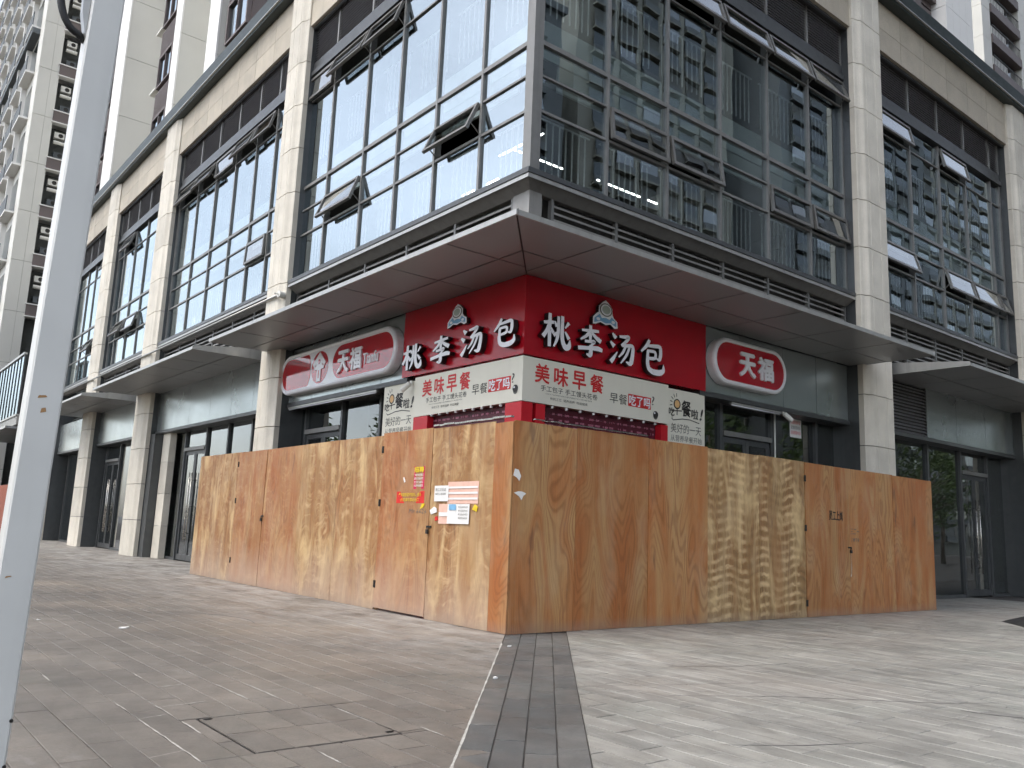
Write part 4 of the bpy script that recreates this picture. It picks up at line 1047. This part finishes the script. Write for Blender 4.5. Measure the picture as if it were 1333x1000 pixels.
MB().box(14.33, 14.72, 9.262, 9.266, 3.16, 3.52).build('sheet', 'paper', nt_)
for k in range(3): text('print', '店面招租电话', 'R', 14.36, 14.69, 3.42-k*.1, 3.49-k*.1, 9.259, 'ink_red' if k % 2 == 0 else 'ink_grey', nt_, res=1)
cl = empty('column_lamp', (6.94, 16.7, 5.92)); tag(cl, 'round white lamp fixed to the corner of the nearest left column', 'lamp')
mb = MB(); mb.tube([(7.03, 16.72, 5.92), (6.90, 16.70, 5.92)], .075, 14); mb.build('lamp_body', 'ac', cl)
mb = MB(); mb.tube([(6.90, 16.70, 5.92), (6.82, 16.69, 5.90), (6.7, 16.4, 5.84)], .014, 6); mb.build('lamp_arm', 'ac', cl)
pp_ = MB(); pp_.tube([(6.94, 16.8, 5.92), (6.94, 25, 5.93), (6.94, 39.8, 5.94)], .028, 8); tag(pp_.build('conduit', 'trim', smooth=True), 'long thin conduit pipe running across the left columns below the windows', 'pipe')

# ------------------------------------------------------------------ paper and writing on the hoarding
def sheet(name, F, a, b, z0, z1, mat, lb, cat='notice', lift=.003, curl=.006):
    w = (HX if F == 'L' else HY)-lift; mb = MB(); n = 5
    lo = []; 
    for k in range(n):
        u0, u1 = a+(b-a)*k/n, a+(b-a)*(k+1)/n; c0 = curl*abs(k/n-.5)**2*2; c1 = curl*abs((k+1)/n-.5)**2*2
        mb.face([P(F, u0, w-c0, z0), P(F, u1, w-c1, z0), P(F, u1, w-c1*.4, z1), P(F, u0, w-c0*.4, z1)])
    o = empty(name, P(F, a, w, z0)); tag(o, lb, cat); mb.build('sheet', mat, o, recalc=False); return o, w-curl-.002
o, w = sheet('red_poster', 'L', 9.51, 9.77, 1.665, 1.97, 'paper_magenta', 'narrow upright red poster above the wide red notice')
text('print', '招聘', 'L', 9.755, 9.525, 1.89, 1.96, w, 'yellow', o, bold=.03)
for k in range(4): text('print', '服务员收银员' if k % 2 else '包吃包住面议', 'L', 9.75, 9.53, 1.835-k*.048, 1.87-k*.048, w, 'paper', o, res=1)
o, w = sheet('red_notice', 'L', 9.49, 10.19, 1.475, 1.635, 'paper_red', 'wide red notice with yellow lettering on the orange door panel')
text('print', '严禁随意破坏围挡，违者', 'L', 10.13, 9.56, 1.565, 1.615, w, 'yellow', o, res=2); text('print', '必究请勿靠近施工', 'L', 10.08, 9.6, 1.50, 1.545, w, 'yellow', o, res=2)
o, w = sheet('pink_form', 'L', 8.29, 8.95, 1.47, 1.745, 'paper_pink', 'large pale pink form, upper right of the paper cluster', lift=.003)
for k in range(3):
    mb = MB(); mb.face([P('L', 8.30, w, 1.52+k*.07), P('L', 8.30, w, 1.545+k*.07), P('L', 8.94, w, 1.545+k*.07), P('L', 8.94, w, 1.52+k*.07)]); mb.build('print', 'paper', o, recalc=False)
o, w = sheet('white_sheet', 'L', 8.92, 9.24, 1.50, 1.70, 'paper', 'small white sheet, upper left of the paper cluster', lift=.012)
text('print', '施工许可证', 'L', 9.21, 8.97, 1.63, 1.67, w, 'ink_grey', o, res=1); text('print', '编号工程名称', 'L', 9.21, 8.97, 1.58, 1.61, w, 'ink_grey', o, res=1)
o, w = sheet('pink_slip', 'L', 8.90, 9.13, 1.215, 1.465, 'paper_pink', 'pale pink slip, lower left of the paper cluster', lift=.003)
mb = MB(); mb.face([P('L', 8.91, w, 1.31), P('L', 8.91, w, 1.36), P('L', 9.12, w, 1.36), P('L', 9.12, w, 1.31)]); mb.build('print', 'paper', o, recalc=False)
o, w = sheet('white_flyer', 'L', 8.45, 8.92, 1.22, 1.465, 'paper', 'white flyer with a dark picture, lower right of the paper cluster', lift=.014)
MB().box(w, w+.001, 8.73, 8.88, 1.39, 1.46).build('print', 'blue', o)
for k in range(4): text('print', '装修热线欢迎来电咨询', 'L', 8.68, 8.48, 1.415-k*.045, 1.44-k*.045, w, 'ink_grey', o, res=1)
for (F, pts, mt, lb) in (('L', [(8.40, 1.40), (8.31, 1.37), (8.29, 1.43), (8.35, 1.46)], 'yellow', 'torn yellow scrap right of the white flyer'),
                         ('L', [(9.58, 1.40), (9.50, 1.42), (9.46, 1.47), (9.53, 1.47)], 'yellow', 'torn yellow green scrap under the wide red notice'),
                         ('L', [(9.14, 1.26), (9.20, 1.25), (9.21, 1.30), (9.15, 1.31)], 'paper_red', 'torn orange red scrap beside the pale pink slip'),
                         ('L', [(9.98, 1.77), (10.02, 1.83), (10.035, 1.82), (10.0, 1.755)], 'paper', 'short white tape mark left of the narrow red poster'),
                         ('L', [(9.17, 1.36), (9.30, 1.33), (9.33, 1.38), (9.24, 1.43), (9.18, 1.41)], 'paper', 'torn white tape over the door edge by the padlock'),
                         ('R', [(6.20, 1.80), (6.25, 1.78), (6.29, 1.74), (6.31, 1.80), (6.27, 1.87), (6.22, 1.88)], 'paper', 'upper torn white tape patch just right of the hoarding corner'),
                         ('R', [(6.22, 1.60), (6.30, 1.56), (6.33, 1.52), (6.36, 1.57), (6.40, 1.60), (6.34, 1.62), (6.28, 1.62)], 'paper', 'lower torn white tape patch just right of the hoarding corner')):
    w = HX if F == 'L' else HY
    mb = MB(); mb.prism([P(F, u, w-.004, z) for u, z in pts], [P(F, u, w-.006-random.uniform(0, .01), z) for u, z in pts]); tag(mb.build('paper_scrap', mt), lb, 'paper scrap')
text('graffiti', '员工上岗', 'R', 12.95, 13.36, 1.54, 1.70, HY-.006, 'ink', HO, bold=.03, res=1)
text('graffiti', '三二一', 'R', 13.60, 13.88, 1.33, 1.42, HY-.005, 'ink_grey', HO, res=1, skew=.2); text('graffiti', '1818', 'R', 13.63, 13.88, 1.20, 1.27, HY-.005, 'ink_grey', HO, res=1, skew=.2)
text('graffiti', 'Mr 6626', 'L', 9.85, 9.42, 1.34, 1.40, HX-.006, 'ink_grey', HO, res=1, skew=.2)

# ------------------------------------------------------------------ pale metal post close to the camera
PO = empty('metal_post', (.55, 3.28, 0)); tag(PO, 'pale grey square metal post standing close by at the left', 'post')
lean = .0215
def ps(x, y, z): return (x+lean*(z-1.5), y, z)
x0, x1, y0, y1 = .486, .594, 3.23, 3.335
ch = .006
def ring(z): return [ps(x0+ch, y0, z), ps(x1-ch, y0, z), ps(x1, y0+ch, z), ps(x1, y1-ch, z), ps(x1-ch, y1, z), ps(x0+ch, y1, z), ps(x0, y1-ch, z), ps(x0, y0+ch, z)]
MB().prism(ring(.0), ring(4.6)).build('shaft', 'post', PO)
MB().prism([ps(x0-.08, y0-.08, .001), ps(x1+.08, y0-.08, .001), ps(x1+.08, y1+.08, .001), ps(x0-.08, y1+.08, .001)], [ps(x0-.08, y0-.08, .014), ps(x1+.08, y0-.08, .014), ps(x1+.08, y1+.08, .014), ps(x0-.08, y1+.08, .014)]).build('base_plate', 'post', PO)
for z in (.50, .36): mb = MB(); mb.tube([ps(x1-.004, y0-.004, z), ps(x1-.004, y0+.006, z)], .006, 8); mb.build('bolt', 'iron', PO)
for z, wd, hh, dx in ((1.55, .03, .012, .03), (1.50, .018, .02, .045), (.95, .02, .008, .02)):
    q = [(x0+dx, z), (x0+dx+wd, z+.006), (x0+dx+wd*.8, z+hh), (x0+dx+wd*.1, z+hh*.8)]
    mb = MB(); mb.face([ps(a, y0-.0012, c) for a, c in q]); mb.build('scuff', 'timber', PO, recalc=False)
cbm = MB(); pts = []
for k in range(26):
    t = k/25; a = R(100+t*165); pts.append(ps(x0-.015+.085*math.cos(a)*(1 if t < 1 else 1), y0+.05, 3.09+.17*math.sin(a)))
cbm.tube([ps(x0-.03, y0+.05, 3.6)]+pts+[ps(x0+.004, y0+.05, 2.90)], .014, 8); cbm.build('cable', 'rubber', PO, smooth=True)
MB().prism([ps(x0-.024, y0+.02, 3.0), ps(x0-.001, y0+.02, 2.90), ps(x0-.001, y0+.06, 2.90), ps(x0-.024, y0+.06, 3.0)], [ps(x0-.03, y0+.02, 3.14), ps(x0-.001, y0+.02, 3.16), ps(x0-.001, y0+.06, 3.16), ps(x0-.03, y0+.06, 3.14)]).build('bracket', 'trim', PO)

#@@PART3
# ================================================================== TOWERS AND SURROUNDINGS
def win_mesh(F, wd, h, dep=.12, frame=.07, bars=1):
    """window unit: frame proud of a pane, outer face at w=0"""
    mb = MB()
    mb.fbox(F, 0, wd, 0, dep, 0, frame); mb.fbox(F, 0, wd, 0, dep, h-frame, h)
    mb.fbox(F, 0, frame, 0, dep, frame, h-frame); mb.fbox(F, wd-frame, wd, 0, dep, frame, h-frame)
    for k in range(bars): u = wd*(k+1)/(bars+1); mb.fbox(F, u-frame*.4, u+frame*.4, .01, dep, frame, h-frame)
    mb.fbox(F, frame, wd-frame, dep*.6, dep*.7, frame, h-frame, 1)
    return mb
# --- apartment block standing on the podium, left
AT = empty('apartment_block', (8.25, 24, 13.75)); tag(AT, 'beige apartment block rising behind the left cornice with white fins', 'building')
MB().box(9.9, 26, 24.2, 55, 13.75, 58).build('wall', 'tower_beige', AT)
NF = 9
def fin(a, b, depth_, mat_front, mat_side):
    me = MB(); me.box(8.25, 8.25+.06, a, b, 0, 2.98); fm = me.mesh('cladding_panel', [mat_front])
    sm = MB().box(8.312, depth_, a+.012, b-.012, 0, 2.98).mesh('cladding_panel', [mat_side])
    for k in range(NF): link('cladding_panel', fm, AT, (0, 0, 13.75+k*3)); link('cladding_panel', sm, AT, (0, 0, 13.75+k*3))
    MB().box(8.33, depth_-.02, a+.04, b-.04, 13.75, 13.75+NF*3).build('fin_core', 'joint', AT)
fin(40.9, 42.7, 9.88, 'tower_white', 'tower_beige'); fin(31.85, 32.65, 9.88, 'tower_white', 'tower_beige'); fin(27.2, 28.3, 9.88, 'tower_white', 'tower_beige'); fin(48.6, 50.2, 9.88, 'tower_white', 'tower_beige')
wm = win_mesh('L', 1.9, 1.5, .14, .08, 1).mesh('window', ['tower_brown', 'glass_up']); lm = MB()
for i in range(12): lm.fbox('L', 0, 1.9, 0, .05, i*.1, i*.1+.055)
lm = lm.mesh('louvre', ['tower_brown'])
for k in range(NF):
    z = 13.75+k*3
    for ya in (35.75, 43.2, 45.8, 25.0):
        xx = 9.0 if ya > 32 else 8.42
        link('window', wm, AT, (xx, ya, z+.2)); link('louvre', lm, AT, (xx+.02, ya, z+1.75))
        MB().box(xx+.15, 9.89, ya-.05, ya+1.95, z, z+2.95).build('window_bay', 'tower_brown', AT)
    for ya in (37.75,): MB().box(9.0, 9.86, ya, ya+.9, z+.3, z+.4).build('balcony_slab', 'tower_beige', AT)
# --- apartment block standing on the podium, right
AR = empty('apartment_block', (20, 9.75, 13.75)); tag(AR, 'brown apartment block with a white corner strip above the right cornice', 'building')
MB().box(16.5, 22.2, 9.9, 22, 13.76, 58).box(22.2, 25.0, 10.35, 22, 13.76, 58).build('wall', 'tower_brown', AR)
wp = MB().box(0, .44, 0, .55, 0, 2.985).mesh('cladding_panel', ['tower_white'])
for k in range(9):
    for c in range(4): link('cladding_panel', wp, AR, (23.42+c*.448, 9.75, 13.77+k*3))
wm2 = win_mesh('R', 1.15, 2.3, .14, .07, 1).mesh('window', ['tower_brown', 'win_dark'])
for k in range(9): link('window', wm2, AR, (22.22, 10.0, 13.9+k*3)); MB().box(22.2, 23.4, 10.16, 10.34, 13.76+k*3, 16.7+k*3).build('window_bay', 'tower_brown', AR)
# --- far tower, left edge of the view
FT = empty('residential_tower', (6.4, 54.5, 0)); tag(FT, 'tall beige tower with a column of air conditioners at the far left', 'building')
FY = 54.5
MB().box(8.75, 26, FY+.1, 84, 0, 110).box(6.45, 8.75, FY+1.6, 84, 0, 110).build('wall', 'tower_beige', FT)
pa = MB().box(0, .655, 0, 1.6, 0, 2.98).mesh('cladding_panel', ['tower_beige']); pbm = MB().box(0, .44, 0, 1.6, 0, 2.98).mesh('cladding_panel', ['tower_beige'])
for k in range(16):
    z = .4+k*3
    link('cladding_panel', pa, FT, (6.42, FY, z)); link('cladding_panel', pbm, FT, (7.085, FY, z))
MB().box(6.46, 7.5, FY+.06, FY+1.55, 0, 110).build('cladding_core', 'joint', FT)
acm = MB(); acm.box(0, .55, 0, .3, 0, .36); acm.tube([(.34, -.004, .18), (.34, .0, .18)], .13, 14, 1); acd = acm.mesh('ac_unit', ['tower_grey', 'iron']); acm = acm.mesh('ac_unit', ['ac', 'iron'])
scr = MB(); scr.tube([(0, 0, 0), (.6, 0, 0)], .11, 10); scr = scr.mesh('ac_cover', ['ac'])
for k in range(4, 16):
    z = .9+k*3
    MB().box(7.44, 8.9, FY-.12, FY+.4, z, z+.06).build('slab_edge', 'tower_white', FT)
    MB().box(7.5, 8.86, FY-.06, FY+.4, z-.66, z).build('spandrel', 'tower_brown', FT)
    MB().box(7.44, 8.9, FY-.12, FY+.4, z-.73, z-.67).build('slab_edge', 'tower_white', FT)
    MB().box(7.53, 8.74, FY+.8, FY+.85, z+.06, z+2.2).build('recess_wall', 'inner_dark', FT)
    link('ac_unit', acm, FT, (7.75, FY+.2, z+1.45)); link('ac_cover', scr, FT, (7.74, FY+.2, z+1.15)); link('ac_unit', acd, FT, (7.85, FY+.35, z+.25))
MB().box(7.5, 7.53, FY+.03, FY+.8, 0, 52).build('recess_return', 'tower_grey', FT)
MB().box(7.53, 8.74, FY+.78, FY+.8, 0, 12.2).build('recess_wall', 'inner_dark', FT)
bm1 = MB(); bm1.box(-.5, 0, 0, 2.5, 0, .12); bm1.box(-.5, -.45, 0, 2.5, .12, 1.0, 1); bm1.box(-.02, 0, .2, 2.3, .2, 2.3, 2); bm1.box(-.3, 0, 2.5, 2.75, 0, 2.95)
bm1 = bm1.mesh('balcony', ['tower_white', 'tower_grey', 'win_dark'])
for k in range(2, 17):
    for c in range(8): link('balcony', bm1, FT, (6.45, FY+1.7+c*3.2, .6+k*3))
MB().box(6.0, 6.44, FY+1.6, 84, 30.2, 30.55).build('belt_course', 'tower_grey', FT)
# --- far tower, right edge of the view
RT = empty('residential_tower', (73.7, 27.7, 0)); tag(RT, 'far beige tower with stacked dark balconies at the upper right corner', 'building')
MB().box(73.7, 96, 28.6, 46, 0, 120).build('wall', 'tower_beige', RT)
pl = MB().box(0, 1.75, 0, .9, 0, 2.97).mesh('cladding_panel', ['tower_beige']); pl2 = MB().box(0, 5, 0, .9, 0, 2.97).mesh('cladding_panel', ['tower_beige'])
bal = MB(); bal.box(0, 6.5, -.1, .85, 0, .85, 0); bal.box(.1, 6.4, .5, .6, .86, 2.9, 1)
for i in range(20): bal.box(.15+i*.32, .19+i*.32, -.05, -.02, .86, 1.75, 2)
bal.box(.1, 6.4, -.06, -.01, 1.75, 1.82, 2); bal.box(1.2, 4.4, .45, .5, 1.0, 2.4, 3); bal = bal.mesh('balcony', ['tower_brown', 'win_dark', 'iron', 'ac'])
for k in range(6, 24):
    link('cladding_panel', pl, RT, (73.7, 27.7, k*3+.9)); link('balcony', bal, RT, (75.6, 27.7, k*3+.9)); link('cladding_panel', pl2, RT, (82.15, 27.7, k*3+.9))
MB().box(73.75, 87, 28.55, 28.59, 0, 120).build('joint_backing', 'joint', RT)

# --- towers across the street (they show in the right-hand glass)
def slab_tower(x0, x1, y0, y1, h, mat, lb, fl=3., bay_=3.4, wmat='win_dark', band=True):
    o = empty('residential_tower', (x0, y1, 0)); tag(o, lb, 'building', None)
    MB().box(x0, x1, y0, y1-.5, 0, h).build('wall', mat, o)
    n = int((x1-x0-.6)/bay_); off = ((x1-x0)-n*bay_)/2
    me = MB(); me.box(.0, bay_-1.1, -.12, -.05, .9, 2.5, 1); me.box(-.05, bay_-1.05, -.49, .25, .0, .18, 0); me.box(.0, bay_-1.1, -.02, .22, .18, .9, 2)
    me.box(bay_-1.1, bay_-.3, -.49, .0, .0, fl, 0)
    mes = [me.mesh('window', [mat, q, 'tower_grey']) for q in ('tower_win', 'tower_win', 'inner_dark', 'win_dark')]
    for k in range(int(h/fl)-1):
        for c in range(n): link('window', random.choice(mes), o, (x0+off+c*bay_, y1, 2+k*fl))
    MB().box(x0-.3, x1+.3, y0-.3, y1, h, h+.8).build('parapet', mat, o)
slab_tower(38, 53, -62, -42, 54, 'tower_grey', 'grey apartment tower across the street mirrored beside the glass corner', bay_=3.0)
slab_tower(57, 84, -64, -44, 96, 'tower_tan', 'tan apartment tower across the street mirrored in the middle windows', bay_=3.8)
slab_tower(90, 128, -66, -40, 90, 'tower_grey', 'broad grey apartment tower across the street mirrored in the right windows', bay_=4.2)
slab_tower(134, 190, -70, -44, 84, 'tower_tan', 'broad tan apartment tower across the street, farthest from the glass corner', bay_=4.4)
slab_tower(-70, -40, 34, 76, 15, 'tower_beige', 'low pale building opposite the left shopfronts', bay_=4.0)

# --- trees
def tree_meshes(seed, H=7.5, rad=2.6, nclump=46, per=34):
    rnd = random.Random(seed); tr = MB()
    tr.tube([(0, 0, 0), (.05, .02, 1.4), (-.03, .04, 2.8), (.06, -.05, 4.2), (.0, .0, H*.75)], .16, 9, 0, .05)
    cr_ = MB(); tips = []
    for k in range(9):
        a = rnd.uniform(0, 6.28); z0 = rnd.uniform(2.3, 4.6); r_ = rnd.uniform(.5, .9)*rad; z1 = z0+rnd.uniform(.9, 2.2)
        tr.tube([(0, 0, z0), (.4*r_*math.cos(a), .4*r_*math.sin(a), z0+.45*(z1-z0)), (r_*math.cos(a), r_*math.sin(a), z1)], .06, 6, 0, .015)
    for k in range(nclump):
        a = rnd.uniform(0, 6.28); t = rnd.random()**.5; zc = rnd.uniform(-1, 1)
        rr = rad*t*math.sqrt(max(0.05, 1-.8*zc*zc))*rnd.uniform(.75, 1.12); cx, cy, cz = rr*math.cos(a), rr*math.sin(a), H*.66+zc*H*.30
        sz = rnd.uniform(.45, .85)
        for i in range(per):
            d = Vector((rnd.gauss(0, 1), rnd.gauss(0, 1), rnd.gauss(0, .8))); d = d.normalized()*sz*rnd.uniform(.4, 1.05); p = Vector((cx, cy, cz))+d
            n = Vector((rnd.gauss(0, 1), rnd.gauss(0, 1), rnd.gauss(.6, 1))).normalized(); s1 = n.orthogonal().normalized(); s2 = n.cross(s1); l = rnd.uniform(.09, .2)
            cr_.face([p-s1*l, p+s2*l*.45, p+s1*l, p-s2*l*.45])
    return tr.mesh('trunk', ['bark'], smooth=True), cr_.mesh('crown', ['leaf'], recalc=False)
TM = [tree_meshes(11), tree_meshes(12, 8.2, 3.0), tree_meshes(13, 6.8, 2.4)]
def tree(x, y, k, s_, lb, grp=None, z=0):
    o = empty('street_tree', (x, y, z)); tag(o, lb, 'tree', grp)
    for nm, me in zip(('trunk', 'crown'), TM[k]): c = link(nm, me, o, (x, y, z)); c.scale = (s_, s_, s_)
for i, (x, y) in enumerate(((30, -7), (36, -9.5), (42, -6.5), (48, -9), (54, -7), (61, -9), (68, -6), (75, -8.5))):
    tree(x, y, i % 3, 1.0+.12*((i*5) % 4), 'leafy street tree in the row across from the right shopfronts', 'street trees across from the right shopfronts')
for i, (x, y) in enumerate(((-9, 34), (-10, 42), (-8, 51), (-11, 61))):
    tree(x, y, (i+1) % 3, 1.0+.1*(i % 3), 'leafy street tree in the row opposite the left shopfronts', 'street trees opposite the left shopfronts')

# --- terrace wing beyond the left end of the building
TB = empty('terrace_wing', (6.0, 43, 0)); tag(TB, 'low terrace wing with a tall glass balustrade at the far left', 'building')
MB().box(6.05, 20, 42.1, 53, 4.86, 5.25).build('terrace_slab', 'ledge', TB)
MB().box(7.9, 20, 42.1, 53, 0, 4.85).build('wall', 'inner_dark', TB)
for k in range(12):
    y0 = 42.2+k*.85
    MB().box(6.06, 6.075, y0+.03, y0+.82, 5.35, 7.95).build('glass_pane', 'glass_up', TB); MB().box(6.03, 6.10, y0-.02, y0+.02, 5.25, 8.0).build('post', 'frame_dark', TB)
MB().box(6.0, 6.13, 42.15, 52.5, 8.0, 8.1).build('top_rail', 'trim', TB); MB().box(6.0, 6.13, 42.15, 52.5, 5.252, 5.33).build('bottom_rail', 'trim', TB)
for k in range(6): MB().box(7.6, 7.66, 42.4+k*1.6, 43.9+k*1.6, 3.6, 4.72).build('fascia_panel', 'fascia', TB); MB().box(7.68, 7.7, 42.4+k*1.6, 43.9+k*1.6, .1, 3.5).build('glass_pane', 'glass_low', TB)
MB().prism([(5.72, 42.3, 4.7), (7.6, 42.3, 4.7), (7.6, 42.3, 4.85), (5.72, 42.3, 4.78)], [(5.72, 52, 4.7), (7.6, 52, 4.7), (7.6, 52, 4.85), (5.72, 52, 4.78)]).build('canopy', 'soffit', TB)
MB().box(5.69, 5.718, 42.3, 52, 4.69, 4.80).build('canopy_trim', 'trim', TB)
RH = empty('red_hoarding', (6.2, 40.6, 0)); tag(RH, 'low reddish brown board hoarding at the far left edge', 'hoarding')
for k in range(7): MB().box(6.2, 6.22, 40.62+k*1.22, 40.62+k*1.22+1.21, .005, 2.27).build('panel', 'brick', RH)
tree(8.5, 47.0, 2, .42, 'small leafy tree on the terrace behind the glass balustrade', None, 5.25)
